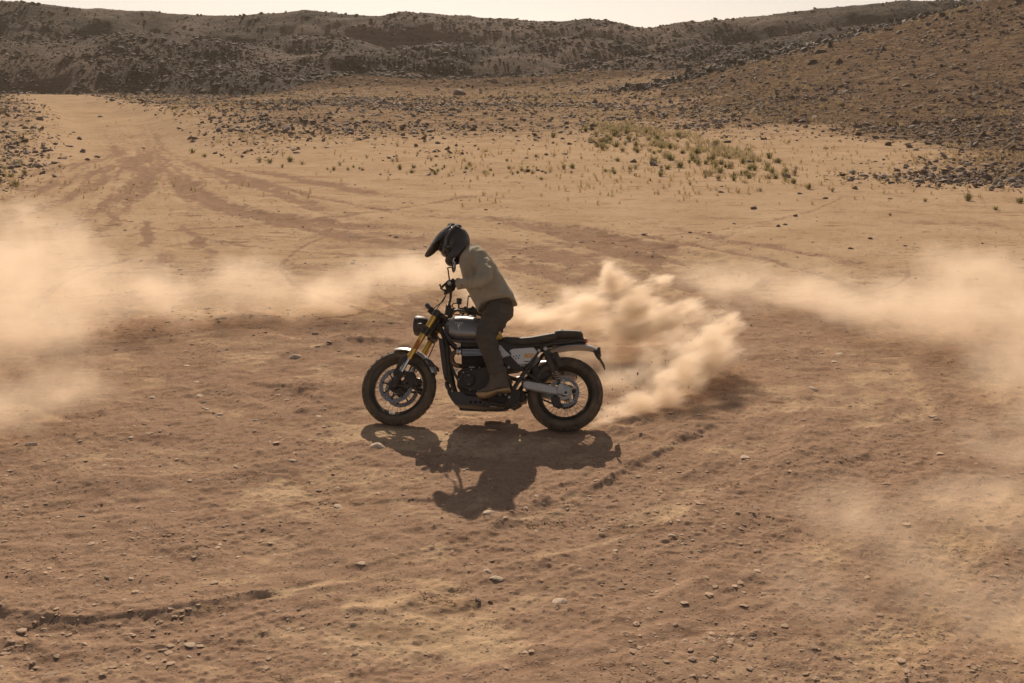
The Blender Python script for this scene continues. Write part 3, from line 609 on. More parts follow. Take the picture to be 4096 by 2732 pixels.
LABQ = []
def single_rock(name, X, Y, wpx, m, label, cat, group, seed, flat=.4, sub=2, sink=.2, tall=1.0, tl=.10, wide=1.15, rough=.3):
    p = hit(X, Y)
    if p is None: return
    D = p[1]; s = wpx/FOC*math.hypot(D, CAM_H)*1.05
    key = (round(flat, 2), sub, seed % 9, m.name)
    if key not in ROCKMESH:
        v, f = rock_template(200+seed % 9, flat, sub, rough); me_o = np_mesh(name, v, f, m, smooth=False); ROCKMESH[key] = me_o.data; o = me_o
    else:
        o = bpy.data.objects.new(name, ROCKMESH[key]); COL.objects.link(o)
    r = random.Random(seed); o.location = (p[0], p[1], float(surf(p[0], p[1])[0])+s*flat*(.28-sink*.5)*tall); o.scale = (s*wide, s*.95, s*tall); o.rotation_euler = (r.uniform(0, tl*1.3), r.uniform(-tl, tl), r.uniform(-.5, .5) if tl < .2 else r.uniform(-3, 3))
    LABQ.append((o, label, X)); return tag(o, label, cat, group)
ROCKMESH = {}
KEYED = [(1990,2332,50,'largest pale flat slab lying on bare ground below the motorcycle shadow',0),(1948,2321,38,'pale flat slab touching the left side of the largest slab',0),(1913,2442,28,'dark rounded stone in the cracked pale crust, larger of two',1),(1961,2424,18,'small dark stone up and to the right of the dark rounded one',1),
 (2234,2427,60,'broad cracked plate of crust lifting from the foreground soil',0),(760,2589,38,'pale chunky stone, largest near the bottom left berm',0),(754,2638,28,'pale stone just below the chunky one near the bottom left',0),(1020,2590,24,'upright oval pale stone right of the chunky bottom stone',0),(970,2641,22,'ragged pale stone below and left of the oval one',0),
 (1172,1861,32,'angular stone standing proud of the soil left of the rider shadow',0),(1510,1806,62,'long weathered slab lying left of the rider shadow',0),(1353,2031,42,'flat cream plate left of the helmet shadow',0),(125,1805,42,'thin pale slab lying at the edge of the left dust bank',0),(1954,2085,46,'broad low plate half buried under the helmet shadow',0),
 (2979,1843,38,'pale slab, largest of the cluster right of the dust shadow',0),(3545,1952,36,'cracked pale plate on the darker soil far right',0),(2689,2165,34,'angular pale stone below the curved berm at right',0),(1179,1441,46,'long thin slab lying beside a tyre mark left of the front wheel',0),(2885,775,24,'lone dark oval rock on the pale flat above the plume',1),
 (3148,714,42,'long dark slab at the edge of the green shrubs',1),(1841,379,56,'widest black outcrop at the foot of the middle mound',1),(1975,330,30,'dark boulder on top of the middle mound',1),(18,445,40,'black slab at the far left edge of the stony ground',1),(2459,2219,22,'dark edged stone below the berm right of the rider shadow',0),(2999,2077,26,'pitted pale stone in the darker lower right soil',0)]
for i, (X, Y, w, lab, dk) in enumerate(KEYED):
    single_rock('rock' if dk else 'flat_stone', X, Y, w, M['drock'] if dk else M['stone'], lab, 'rock' if dk else 'stone', 'dark rocks' if dk else 'pale stones on the soil', i+3, .5 if dk else .28, tall=1.0)
NEAR = '''1829,2403,20 2731,2195,20 2606,2406,22 2594,2451,18 2100,2627,22 2079,2625,14 1572,2058,18 1597,2073,20 1775,2048,16 2103,2052,22 2147,2013,24 2175,2031,16 2019,2105,22 1445,2274,30 612,2560,22 344,2615,26 826,1938,24 946,1883,26 1351,1955,26
527,2342,24 925,2367,16 500,2431,20 365,2190,26 323,2075,30 694,2067,26 645,2090,18 513,2684,20 589,2694,18 7,2664,20 1313,2402,18 1157,2523,20 1210,2541,18 66,2597,24 2920,1801,24 3044,1795,20 2916,1841,14 3028,1920,18 3160,1925,20 3033,2238,18 2880,1981,18
3759,1824,28 2732,2195,22 3028,1872,16 2796,2223,18 2867,2462,14 2882,2550,14 3247,1573,32 3261,1586,22 3354,1430,34 3336,1451,26 3346,1484,24 3286,1418,20 3255,1443,18 3140,1413,14 3738,1676,24 3720,1687,26 3745,1696,26 3038,1350,14 2893,1305,26 2952,1424,24 2982,1442,14
873,1664,36 873,1679,18 610,1610,30 801,1588,34 816,1613,26 789,1540,26 747,1479,24 1114,1574,28 1147,1606,24 1018,1692,28 709,1694,16 539,1728,18 828,1640,20 953,1612,16 646,1649,14 524,1771,20 1063,1270,18 745,1421,18 893,1453,18 1300,1650,14 1080,1790,16 1180,1830,18
2560,1760,14 2640,1900,16 2440,2100,14 3300,1300,14 3420,1560,16 3560,1500,18 3600,1760,18 3420,1850,14 3200,2060,16 2500,2560,18 1500,2500,16 1300,2640,18 1700,2660,14 900,2180,16 250,2330,20 180,2520,18 1050,2080,18 420,1890,22 240,1960,20 1240,1760,16'''
reg = lambda X, Y: ('left of the motorcycle' if X < 1400 else 'below the motorcycle shadow' if X < 2700 else 'right of the dust plume') if Y < 2050 or 1400 <= X < 2700 else ('in the bottom left foreground' if X < 1400 else 'in the bottom right foreground')
for i, q in enumerate(NEAR.split()):
    X, Y, w = map(float, q.split(',')); single_rock('flat_stone', X, Y, w, M['stone'], f'{"small" if w < 20 else "palm sized"} flat pale stone {reg(X, Y)}', 'stone', 'pale stones on the soil', i+40, [.18, .24, .32][i % 3])
MIDR = '''2885,750,16 2838,938,18 3112,913,18 2937,901,18 2760,937,14 3012,839,26 2577,948,24 2448,977,16 2614,1014,20 3300,800,24 3200,780,22 3420,760,26 3560,800,20 3140,905,16 3180,870,18 3620,990,16 3400,1000,22 3480,960,18
173,598,30 203,605,26 333,614,34 185,472,28 158,481,30 113,491,18 277,590,28 387,633,24 351,646,20 572,596,18 980,529,20 1006,606,20 1155,594,20 101,518,22 173,698,22 60,530,24 240,640,20 320,560,26 400,470,20 720,520,24 760,560,22 800,500,20 860,620,16 1240,560,20 1310,500,16
1638,384,24 2600,467,20 1500,560,18 1700,520,20 1900,545,18 2100,480,20 2250,560,16 2400,420,22 3000,520,18 3300,600,20 3700,520,22 3500,650,18 3900,700,24 3850,420,20 3650,300,18 3950,300,20 3000,400,18 3350,420,18 2200,430,16 1450,470,16'''
for i, q in enumerate(MIDR.split()):
    X, Y, w = map(float, q.split(',')); where = 'beside the dirt track at left' if X < 700 and Y < 760 else 'on the pale flat behind the plume' if Y > 740 else 'on the stony slope at right' if X > 2900 else 'on the stony plain before the hills'
    single_rock('rock', X, Y, w, M['drock'], f'{"larger" if w > 21 else "small"} dark rock {where}', 'rock', 'dark rocks', i+200, [.35, .5, .65][i % 3])
BAND = [(2854,289,48),(2892,311,36),(2750,300,38),(2791,304,30),(2875,244,32),(3015,290,22),(3107,250,36),(3220,208,52),(3277,214,52),(3434,143,52),(3290,173,36),(3357,254,36),(3143,200,36),(2985,253,42),(3077,220,44),(3184,271,30),(3250,259,50),(3315,188,60),(3399,232,30),(3476,208,36),(3530,205,36),(3792,140,34),(3857,143,30)]
rb = random.Random(5)
for k in range(70):
    t = rb.random(); BAND.append((2680+1416*t, 315-300*t+rb.gauss(-8, 13), rb.uniform(14, 34)))
for i, (X, Y, w) in enumerate(BAND):
    single_rock('boulder', X, Y, w*.82, M['bldr'], f'{"big jagged" if w > 40 else "middling" if w > 28 else "smaller"} black boulder {"low in the rock band" if X < 3100 else "half way up the rock band" if X < 3600 else "high in the rock band"}', 'boulder', 'black boulders in the rock band', i+400, [.55, .7, .85][i % 3], sub=1, sink=.6, tall=1.05, tl=.4, wide=1.5, rough=.5)

x, y = sample(7000, 96, 172, lambda x, y: ss(12, 0, np.abs(y-122-.35*(x-20)))*ss(8, 16, x), pw=.2)
tag(scatter('boulder_band_rubble', np.stack([x, y, surf(x, y)], -1), power(7000, .15, 1.1, 2.5), M['bldr'], FLATR, tilt=.6), kind='stuff')
# ------------------------------------------------------------------ shrubs and grass
def tuft_mesh(name, seed, nb, h, spread, m, wdt=.016, leafy=False):
    r = random.Random(seed); vs, fs = [], []
    for k in range(nb):
        a = r.uniform(0, 2*math.pi); tilt = abs(r.gauss(0, spread)); L_ = h*r.uniform(.5, 1.05); bx, by = r.gauss(0, .10*h), r.gauss(0, .10*h); d = Vector((math.cos(a)*math.sin(tilt), math.sin(a)*math.sin(tilt), math.cos(tilt))); side = d.cross(Vector((r.random()-.5, r.random()-.5, r.random()-.5))).normalized()*wdt*h*2.2
        p0 = Vector((bx, by, -.03)); p1 = p0+d*L_*.55+Vector((0, 0, .03*h)); p2 = p0+d*L_+Vector((0, 0, .08*h)); o = len(vs)
        vs += [p0-side*.5, p0+side*.5, p1+side, p1-side, p2]; fs += [(o, o+1, o+2, o+3), (o+3, o+2, o+4)]
        if leafy:
            for j in range(7):
                q = p0+(p2-p0)*r.uniform(.3, 1); e = Vector((r.gauss(0, 1), r.gauss(0, 1), r.gauss(.4, .7))).normalized()*.13*h; s2 = e.cross(Vector((r.random(), r.random(), r.random()))).normalized()*.03*h; o = len(vs); vs += [q-s2, q+s2, q+e]; fs += [(o, o+1, o+2)]
    me = bpy.data.meshes.new(name); me.from_pydata([v[:] for v in vs], [], fs); me.materials.append(m); return me
SH = [tuft_mesh('desert_shrub', i, 44, 1.0, .62, M['shrub'], leafy=True) for i in range(6)]
ST = [tuft_mesh('desert_shrub', 30+i, 26, 1.0, .5, M['shrub2'], leafy=True) for i in range(4)]
def in_patch():
    while True:
        t = rb.random(); X = 2380+800*t+rb.gauss(0, 30); Y = 545+155*t+rb.gauss(0, 34)
        if 505 < Y < 735: return X, Y
shr = []
for k in range(135): X, Y = in_patch(); shr.append((X, Y, rb.uniform(20, 46), 'in the dense green patch'))
for X, Y, w in [(2520,675,36),(2670,668,34),(2715,655,48),(2640,695,36),(2840,690,46),(2820,705,30),(2935,698,40),(2985,690,40),(3100,705,36),(3175,725,34),(3235,748,36),(2770,630,40),(2885,645,42),(2450,680,28),(2290,665,30),(2255,670,26),(2215,540,34),(2130,690,22),(2070,690,20),(1940,690,26),(1880,655,28),(1740,690,28),(1600,670,30),(1570,640,24),(1655,665,24),(3870,790,44),(3700,800,28),(4080,800,46),(3560,860,24),(3980,835,28),(3330,760,28),(2540,700,20),(2600,720,20),(2760,735,22),(3040,760,24)]: shr.append((X, Y, w, 'standing alone on the pale flat' if X > 1500 else ''))
for k in range(34): shr.append((rb.uniform(1330, 2500), rb.gauss(665, 22), rb.uniform(12, 26), 'in the sparse row'))
for X, Y, w in [(65,735,44),(45,700,32),(75,655,36),(20,640,24),(100,690,28),(195,630,24),(240,665,22),(20,675,20),(130,640,20),(770,605,26),(820,625,22),(1040,640,34),(1080,645,28),(1160,640,34),(1210,650,28),(1130,665,22),(1360,655,24),(1310,675,18),(700,455,28),(690,432,22)]: shr.append((X, Y, w, 'beside the track at left' if X < 500 else 'below the stony bank'))
for i, (X, Y, w, wh) in enumerate(shr):
    p = hit(X, Y+w*.35)
    if p is None: continue
    s = w/FOC*p[1]*.95; lone = 'alone' in wh or 'left' in wh; src = ST if rb.random() < .35 else SH
    o = bpy.data.objects.new('desert_shrub', rb.choice(src)); COL.objects.link(o); o.location = (p[0], p[1], float(surf(p[0], p[1])[0])); o.scale = (s*.95, s*.95, s*rb.uniform(.6, .85)); o.rotation_euler = (0, 0, rb.uniform(0, 6.28))
    lb = f'{"large" if w > 34 else "middling" if w > 24 else "little"} {"bushy olive" if src is SH else "spiky straw"} shrub {wh}'; LABQ.append((o, lb, X)); tag(o, lb, 'shrub', 'shrubs on the desert flat')
def tufts(name, n, y0, y1, dens, smin, smax, m, seeds):
    tp = []
    for sd_ in seeds:
        me = tuft_mesh('t', sd_, 11, 1.0, .85, m, .022); v = np.array([q.co[:] for q in me.vertices]); f = [list(p.vertices) for p in me.polygons]; f = np.array([q if len(q) == 4 else q+[q[-1]] for q in f]); tri = np.array([[q[0], q[1], q[2]] for q in f.tolist()]+[[q[0], q[2], q[3]] for q in f.tolist() if q[2] != q[3]]); tp.append((v, tri)); bpy.data.meshes.remove(me)
    x, y = sample(n, y0, y1, dens, pw=.5); o = scatter(name, np.stack([x, y, surf(x, y)], -1), rng.uniform(smin, smax, n)*(.7+y/90), m, tp, sink=.25, tilt=.1); return tag(o, kind='stuff')
tufts('dry_grass', 1300, 26, 80, lambda x, y: ss(.5, .7, fbm(x*.2, y*.2, 3, 121))*.7+ss(16, 4, np.hypot(x-7, (y-44)*.8))*.8, .06, .16, M['tuft'], (70, 71, 72))
tufts('slope_grass', 2400, 34, 150, lambda x, y: rocky(x, y)*ss(.42, .6, fbm(x*.12, y*.12, 3, 123)), .07, .22, M['tuft2'], (80, 81, 82))

tufts('green_scrub', 520, 30, 66, lambda x, y: (x < 8.6)*ss(.75, .35, np.hypot((x-(4.6+(62-y)*.22))*.30, (y-48)/26))*ss(.35, .6, fbm(x*.4, y*.3, 3, 125)), .08, .26, M['shrub2'], (90, 91, 92, 93))

# ------------------------------------------------------------------ the motorcycle
BM = Matrix([[*BR[0], BT[0]], [*BR[1], BT[1]], [*BR[2], BT[2]], [0, 0, 0, 1]])
bike = empty('motorcycle', BM)
tag(bike, 'leaning scrambler motorcycle with gold forks and a grey tank, its rear wheel throwing up dust', 'motorcycle')
def xz(p): return (p[0], p[2])
def PO(pts, y): return [xz(P(u, v, y)) for u, v in pts]
def FO(pts, y): return [xz(F(u, v, y)) for u, v in pts]
def z3(x, y): return 585.7+.3516*x, 861.4+.3516*y
def c3(x, y): return 947.5+.6593*x, 516.8+.6593*y

def wheel(name, c, R, tw, rimr, front):
    c = np.array(c, float); st = (lambda b: b.steer()) if front else (lambda b: b)
    w = empty(name); w.parent = bike
    prof = []                                           # tyre cross-section
    h = R-rimr-.004
    for k in range(25):
        a = math.radians(-158+316*k/24); prof.append((tw/2*math.sin(a)*1.0, R-h/2-.003+(h/2)*math.cos(a)))
    t = MB().lathe(prof, c, (0, 1, 0), 96, closed=True)
    nb = 34
    for k in range(nb):                                 # tread blocks: centre pair and shoulders
        for side in (-1, 1):
            for kind in (0, 1):
                a0 = 2*math.pi*(k+(.5 if side > 0 else 0)+(.25*kind))/nb; wa = 2*math.pi/nb*(.80 if kind else .74)
                p0, p1 = ((.03, .42) if kind == 0 else (.50, 1.22))
                vs = []
                for dr in (-.006, .0085 if kind == 0 else .0075):
                    for aa, pp in ((0, p0), (1, p0), (1, p1), (0, p1)):
                        th = pp*side; r = R-h/2-.003+(h/2)*math.cos(th)+dr*math.cos(th); yy = (tw/2+dr)*math.sin(th); an = a0+(aa-.5)*wa*(1-.15*(dr > 0))+.25*pp*2*math.pi/nb*side
                        vs.append(c+np.array([r*math.cos(an), yy, r*math.sin(an)]))
                t.add(vs, [(0, 1, 2, 3)[::-1], (4, 5, 6, 7), (0, 1, 5, 4), (1, 2, 6, 5), (2, 3, 7, 6), (3, 0, 4, 7)])
    st(t).build('tyre', M['rubber'], w)
    rw = tw*.30
    r = MB().lathe([(-rw-.008, rimr+.006), (-rw, rimr+.012), (-rw+.004, rimr-.002), (-.6*rw, rimr-.014), (0, rimr-.018), (.6*rw, rimr-.014), (rw-.004, rimr-.002), (rw, rimr+.012), (rw+.008, rimr+.006), (rw, rimr-.006), (.6*rw, rimr-.021), (0, rimr-.025), (-.6*rw, rimr-.021), (-rw, rimr-.006)], c, (0, 1, 0), 72, closed=True)
    st(r).build('rim', M['rim'], w)
    s = MB(); ns = 32
    for k in range(ns):
        sd_ = 1 if k % 2 else -1; a = 2*math.pi*k/ns; ah = a+(.75 if (k//2) % 2 else -.75)
        s.tube([c+[.030*math.cos(ah), sd_*.040, .030*math.sin(ah)], c+[(rimr-.02)*math.cos(a), sd_*.006, (rimr-.02)*math.sin(a)]], .0019, 5)
    st(s).build('spokes', M['spoke'], w)
    st(MB().lathe([(-.055, .018), (-.055, .045), (-.04, .045), (-.035, .028), (.035, .028), (.04, .045), (.055, .045), (.055, .018)], c, (0, 1, 0), 24)).build('hub', M['blk'], w)
    st(MB().lathe([(-.115, .010), (.115, .010)], c, (0, 1, 0), 12)).build('axle', M['chrome'], w)
    return w
def disc_rotor(c, y, r0, r1, front, parent, n=40):
    c = np.array([c[0], y, c[2]]); b = MB(); seg = 80
    for yy0, yy1 in ((-.0025, .0025),):
        vs = []
        for k in range(seg):
            a = 2*math.pi*k/seg; ro = r1+(.0015*math.cos(a*20))
            for r_ in (r0, ro):
                for yy in (yy0, yy1): vs.append(c+[r_*math.cos(a), yy, r_*math.sin(a)])
        fs = []
        for k in range(seg):
            i, j = 4*k, 4*((k+1) % seg); fs += [(i+1, i+3, j+3, j+1), (i, j, j+2, i+2), (i+2, j+2, j+3, i+3), (i, i+1, j+1, j)]
        b.add(vs, fs)
    if front: b.steer()
    d = b.build('brake_disc', M['disc'], parent)
    hb = MB()
    for k in range(n):
        a = 2*math.pi*k/n; rr = r0+(r1-r0)*(.32 if k % 2 else .68)
        for s_ in (-1, 1): hb.lathe([(0, .0042), (.0006*s_, .0042)], c+[rr*math.cos(a), .0026*s_, rr*math.sin(a)], (0, 1, 0), 8)
    if front: hb.steer()
    hb.build('drilled_holes', M['hole'], d)
    cb = MB()
    for k in range(8 if front else 5):
        a = 2*math.pi*k/(8 if front else 5)+.2; e = np.array([math.cos(a), 0, math.sin(a)]); cb.tube([c+e*.045, c+e*(r0+.006)], .007, 6); cb.lathe([(-.005, .009), (.006, .009), (.006, .005)], c+e*(r0+.004), (0, 1, 0), 10)
    cb.lathe([(-.006, .04), (-.006, .065), (.006, .065), (.006, .04)], c, (0, 1, 0), 24, closed=True)
    if front: cb.steer()
    cb.build('disc_carrier', M['blk'] if front else M['alu'], d); return d
FA = (WB, 0, RF); RA = (0, 0, RR)
fw_ = wheel('front_wheel', FA, RF, .108, .245, True); rw_ = wheel('rear_wheel', RA, RR, .152, .222, False)
for s_ in (1, -1): disc_rotor(FA, s_*.078, .118, .155, True, bike)
disc_rotor(RA, .095, .098, .128, False, bike)
# fork legs
FY = .103
def pairF(name, fn, m, **k):
    for s_ in (1, -1):
        b = fn(); b = b if s_ > 0 else b.mirrored(); b.steer().build(name, m, bike, **k)
up, lo_ = F(603, 680, FY), F(403, 1008, FY); st0 = F(350, 1104, FY); lo_d = (lo_-up)/np.linalg.norm(lo_-up)
ft = []
for s_ in (1, -1):
    q = MB().tube([up, up+(lo_-up)*.55, lo_-lo_d*.03, lo_-lo_d*.028, lo_], [.0275, .0275, .0275, .031, .031], 20)
    if s_ < 0: q = q.mirrored()
    ft.append(q.steer().build('fork_tube', M['gold'], bike))
pairF('fork_slider', lambda: MB().tube([lo_, st0], .021, 16), M['chrome'])
pairF('fork_cap', lambda: MB().tube([up-lo_d*.012, up+lo_d*.002], [.024, .029], 16), M['chrome'])
def foot():
    b = MB(); a = F(300, 1190, FY); b.prism([xz(a+np.array(q)) for q in ((-.018, 0, -.03), (-.028, 0, 0))]+FO([(322, 1105), (350, 1085), (375, 1100), (372, 1125)], FY)+[xz(a+np.array((.026, 0, .01))), xz(a+np.array((.022, 0, -.022)))][::1], FY-.022, FY+.02, .008)
    return b
ax_c = np.array(FA)
def foot2():
    b = MB(); b.tube([st0-lo_d*.01, st0+(np.array([WB-.01, FY, RF+.02])-st0)*.6, np.array([WB+.0, FY, RF])], [.027, .026, .03], 12); b.lathe([(-.025, .03), (.022, .03), (.024, .024)], [WB, FY, RF], (0, 1, 0), 16)
    b.tube([[WB-.01, FY, RF-.01], F(440, 1190, FY)], .011, 8); b.tube([F(345, 1110, FY), F(430, 1115, FY)], .012, 8); return b
pairF('fork_foot', foot2, M['blk'])
pairF('brake_caliper', lambda: MB().prism(FO([(388, 1098), (440, 1100), (452, 1125), (447, 1160), (460, 1190), (450, 1215), (428, 1212), (415, 1180), (385, 1160)], FY), FY-.035, FY+.018, .008).bolt(F(435, 1112, FY+.018)+[0, .0, 0], .007, .01).bolt(F(440, 1190, FY+.018), .007, .01), M['blk'])
def guard():
    b = MB(); b.prism(FO([(392, 975), (350, 1000), (322, 1060), (296, 1105), (300, 1130), (318, 1122), (345, 1068), (396, 1000)], FY+.03), FY+.022, FY+.036, .004)
    for u, v in ((343, 1025), (311, 1087)): b.bolt(F(u, v, FY+.037), .007, .005)
    return b
pairF('fork_guard', guard, M['plast'])
for s_ in (1, -1):
    rc = MB(); a, b_ = F(474, 880, FY+.028), F(446, 938, FY+.028); rc.tube([a, b_], [.016, .016], 12, flat=.55)
    if s_ < 0: rc = rc.mirrored()
    rc.steer().build('reflector', M['amber'], bike)
# triple clamps, stem
def clamp(u, v, hh, r, name):
    b = MB(); c = F(u, v, FY)
    b.tube([c-lo_d*hh, c+lo_d*hh], r, 18); b.mirror(); b.box([c[0]-.025, 0, c[2]], (.075, 2*FY, hh*1.5), R=rotm((0, 1, 0), -RAKE), b=.008)
    b.tube([[c[0]-.055*math.cos(RAKE), 0, c[2]-.055*math.sin(RAKE)-.03], [c[0]-.055*math.cos(RAKE)-.0, 0, c[2]-.055*math.sin(RAKE)+.03]], .028, 14)
    b.bolt(F(u-8, v, FY)+[0, r, 0], .005, .004); b.steer().build(name, M['blk'], bike)
clamp(596, 700, .028, .0345, 'upper_clamp'); clamp(520, 815, .036, .037, 'lower_clamp')
# front mudguard
def arch(c, a0, a1, r, half, thick, n=26, ends=.03, drop=.03, rfun=None):
    rings = []
    for i in range(n+1):
        t = i/n; a = R_(a0+(a1-a0)*t); w = half*(1-ends*0-(abs(2*t-1)**6)*.35); rr = r if rfun is None else rfun(t); ring = []
        for k in range(9):
            q = -1+2*k/8; ring.append((q*w, rr-drop*(q*q)*(1 if abs(q) < .99 else 1.15)))
        ring2 = [(y, r_-thick) for y, r_ in ring[::-1]]
        rings.append([np.array([c[0]+rr_*math.cos(a), y, c[2]+rr_*math.sin(a)]) for y, rr_ in ring+ring2])
    return MB().loft(rings)
ff = arch(FA, 78, 158, .366, .070, .004).steer().build('front_mudguard', M['silver'], bike)
def brace():
    b = MB(); pts = [F(430, 1030, .09), F(490, 1018, .085), F(535, 1008, .074)]; b.tube(pts, .008, 8); b.tube([F(430, 1030, .09), F(525, 1060, .08), F(572, 1050, .07)], .007, 8)
    b.prism(FO([(525, 1010), (553, 1012), (580, 1040), (583, 1068), (545, 1050)], .074), .066, .074, .003); return b
pairF('mudguard_brace', brace, M['plast'])
# headlight
hc = F(500, 782, 0)
hx = np.array([1, 0, .03]); hx /= np.linalg.norm(hx)
hl = MB().lathe([(.052, .078), (.060, .086), (.048, .090), (.030, .089), (-.01, .084), (-.045, .066), (-.072, .035), (-.078, .012)], hc, hx, 40).steer().build('headlight', M['plast'], bike)
MB().lathe([(.053, .078), (.066, .066), (.074, .040), (.077, .002)], hc, hx, 36).steer().build('headlight_glass', M['lens'], hl)
gb = MB()
for k in range(3):
    r = .074-.0*k; gb.tube([hc+hx*(.03-.018*k)+np.array([0, (.088-.007*k)*math.sin(a), (.088-.007*k)*math.cos(a)]) for a in np.linspace(-1.3, 1.3, 19)], .0022, 5)
gb.steer().build('headlight_trim', M['chrome'], hl)
pairF('headlight_bracket', lambda: MB().tube([hc+np.array([-.02, .088, .01]), F(495, 815, .09), F(520, 800, FY)], .009, 8), M['blk'])
# gauges
gx = F(560, 672, 0); gt = np.array([-.62, 0, .78])
gg = MB().lathe([(-.02, .030), (-.014, .044), (.010, .047), (.018, .044)], gx+[0.005, .045, .01], gt, 24); gg.lathe([(-.02, .030), (-.014, .040), (.010, .042), (.018, .038)], gx+[.0, -.055, .0], gt, 24)
gg.tube([gx-gt*.02+[0, .04, 0], F(600, 730, 0)], .014, 8)
go = gg.steer().build('gauges', M['plast'], bike)
MB().lathe([(.010, .0480), (.019, .0465), (.019, .043)], gx+[.005, .045, .01], gt, 24).lathe([(.010, .0430), (.019, .0415), (.019, .037)], gx+[0, -.055, 0], gt, 24).steer().build('gauge_bezel', M['chrome'], go)
# handlebar
gL = F(685, 488, .42); gI = gL+(F(690, 520, .29)-gL)*1.0
hb = [F(676, 652, 0)*[1, 0, 1]+[0, 0, 0], F(676, 648, .06), F(688, 610, .12), F(694, 572, .20), F(692, 545, .26), gI*[1, 1, 1], gL]
hb = [np.array([p[0], p[1], p[2]]) for p in hb]; full = [p*[1, -1, 1] for p in hb[:0:-1]]+hb
MB().tube(full, .0125, 12, smooth=3).steer().build('handlebar', M['blk'], bike)
rs = MB()
for s_ in (1, -1):
    c = np.array([hb[1][0], s_*.045, hb[1][2]]); rs.tube([c-[-.01, 0, .07], c], [.022, .024], 12); rs.box(c, (.05, .034, .045), b=.01)
rs.steer().build('bar_riser', M['blk'], bike)
gd = (gL-gI)/np.linalg.norm(gL-gI)
for s_ in (1, -1):
    q = MB(); q.tube([gL-gd*.13, gL-gd*.004], .0175, 14); e = MB().lathe([(-.006, .016), (.004, .017), (.014, .013)], gL, gd, 16)
    sw = MB().tube([gL-gd*.19, gL-gd*.14], [.021, .023], 12); sw.box(gL-gd*.16+[.0, 0, -.02], (.035, .05, .03), b=.008); sw.bolt(gL-gd*.15+[-.03, 0, -.01], .007, .012, (-1, 0, 0))
    lv = MB().tube([gL-gd*.185+[.035, 0, -.012], gL-gd*.14+[.062, 0, -.014], gL-gd*.06+[.075, 0, -.02], gL+gd*.00+[.080, 0, -.016]], [.010, .0075, .0065, .0055], 8, smooth=3)
    lv.ell(gL+gd*.004+[.081, 0, -.015], (.009, .009, .009), None, 10, 8); pc = MB().box(gL-gd*.19+[.03, 0, -.012], (.045, .04, .03), b=.008); pc.tube([gL-gd*.20+[.02, 0, -.02], gL-gd*.205+[.055, 0, -.03]], .011, 8)
    for b, n, mm in ((q, 'grip', 'rubber'), (e, 'bar_end', 'alu'), (sw, 'switch_cluster', 'plast'), (lv, 'lever', 'alu' if 0 else 'blk'), (pc, 'lever_perch', 'blk')):
        if s_ < 0: b = b.mirrored()
        b.steer().build(n, M[n == 'grip' and 'plast' or mm], bike)
    m0 = gL-gd*.155; ms = [m0+[.0, 0, .012], F(676, 395, .33), F(672, 384, .34), F(682, 379, .36), F(704, 379, .405)]
    b = MB().tube(ms, [.007, .006, .006, .006, .005], 8); mh = MB().ell(F(714, 373, .42), (.015, .052, .052), rotm((0, 0, 1), .12)@rotm((0, 1, 0), .0), 24, 16)
    if s_ < 0: b, mh = b.mirrored(), mh.mirrored()
    st_ = b.steer().build('mirror_stalk', M['blk'], bike); mo = mh.steer().build('mirror', M['plast'], bike)
    mg = MB().ell(F(714, 373, .42)+[-.006, 0, 0], (.0125, .046, .046), rotm((0, 0, 1), .12), 24, 16)
    if s_ < 0: mg = mg.mirrored()
    mg.steer().build('mirror_glass', M['chrome'], mo)
rv = F(752, 614, -.255); MB().lathe([(-.022, .020), (-.020, .024), (.014, .024), (.015, .027), (.024, .027), (.025, .022)], rv, (0, 0, 1), 20).tube([rv-[0, 0, .02], rv-[0, 0, .06]], .008, 8).tube([rv+[.02, 0, -.015], rv+[.055, 0, -.02], rv+[.06, .0, -.045], rv+[.03, 0, -.07]], .0055, 6, smooth=4).steer().build('brake_reservoir', M['plast'], bike)
cbls = MB()
cbls.tube([gL-gd*.20+[.03, 0, -.02], F(640, 612, .15), F(590, 650, .1), F(565, 700, .06), F(600, 780, .03)], .0045, 6, smooth=5); cbls.tube([gL-gd*.2+[.03, 0, -.03], F(625, 625, .12), F(585, 690, .08), F(560, 770, .03)], .004, 6, smooth=5)
cbls.tube([rv-[0, 0, .06], F(720, 690, -.14), F(640, 740, -.08), F(600, 800, -.04)], .0045, 6, smooth=5); cbls.tube([rv-[-.02, 0, .07], F(760, 700, -.2), F(690, 700, -.1), F(630, 700, -.03)], .0045, 6, smooth=5)
cbls.tube([F(605, 870, -.02), F(585, 900, -.08), F(545, 990, -.10), F(520, 1030, -.10), F(450, 1100, -.1)], .005, 6, smooth=5)
cbls.steer().build('control_cables', M['blk'], bike)

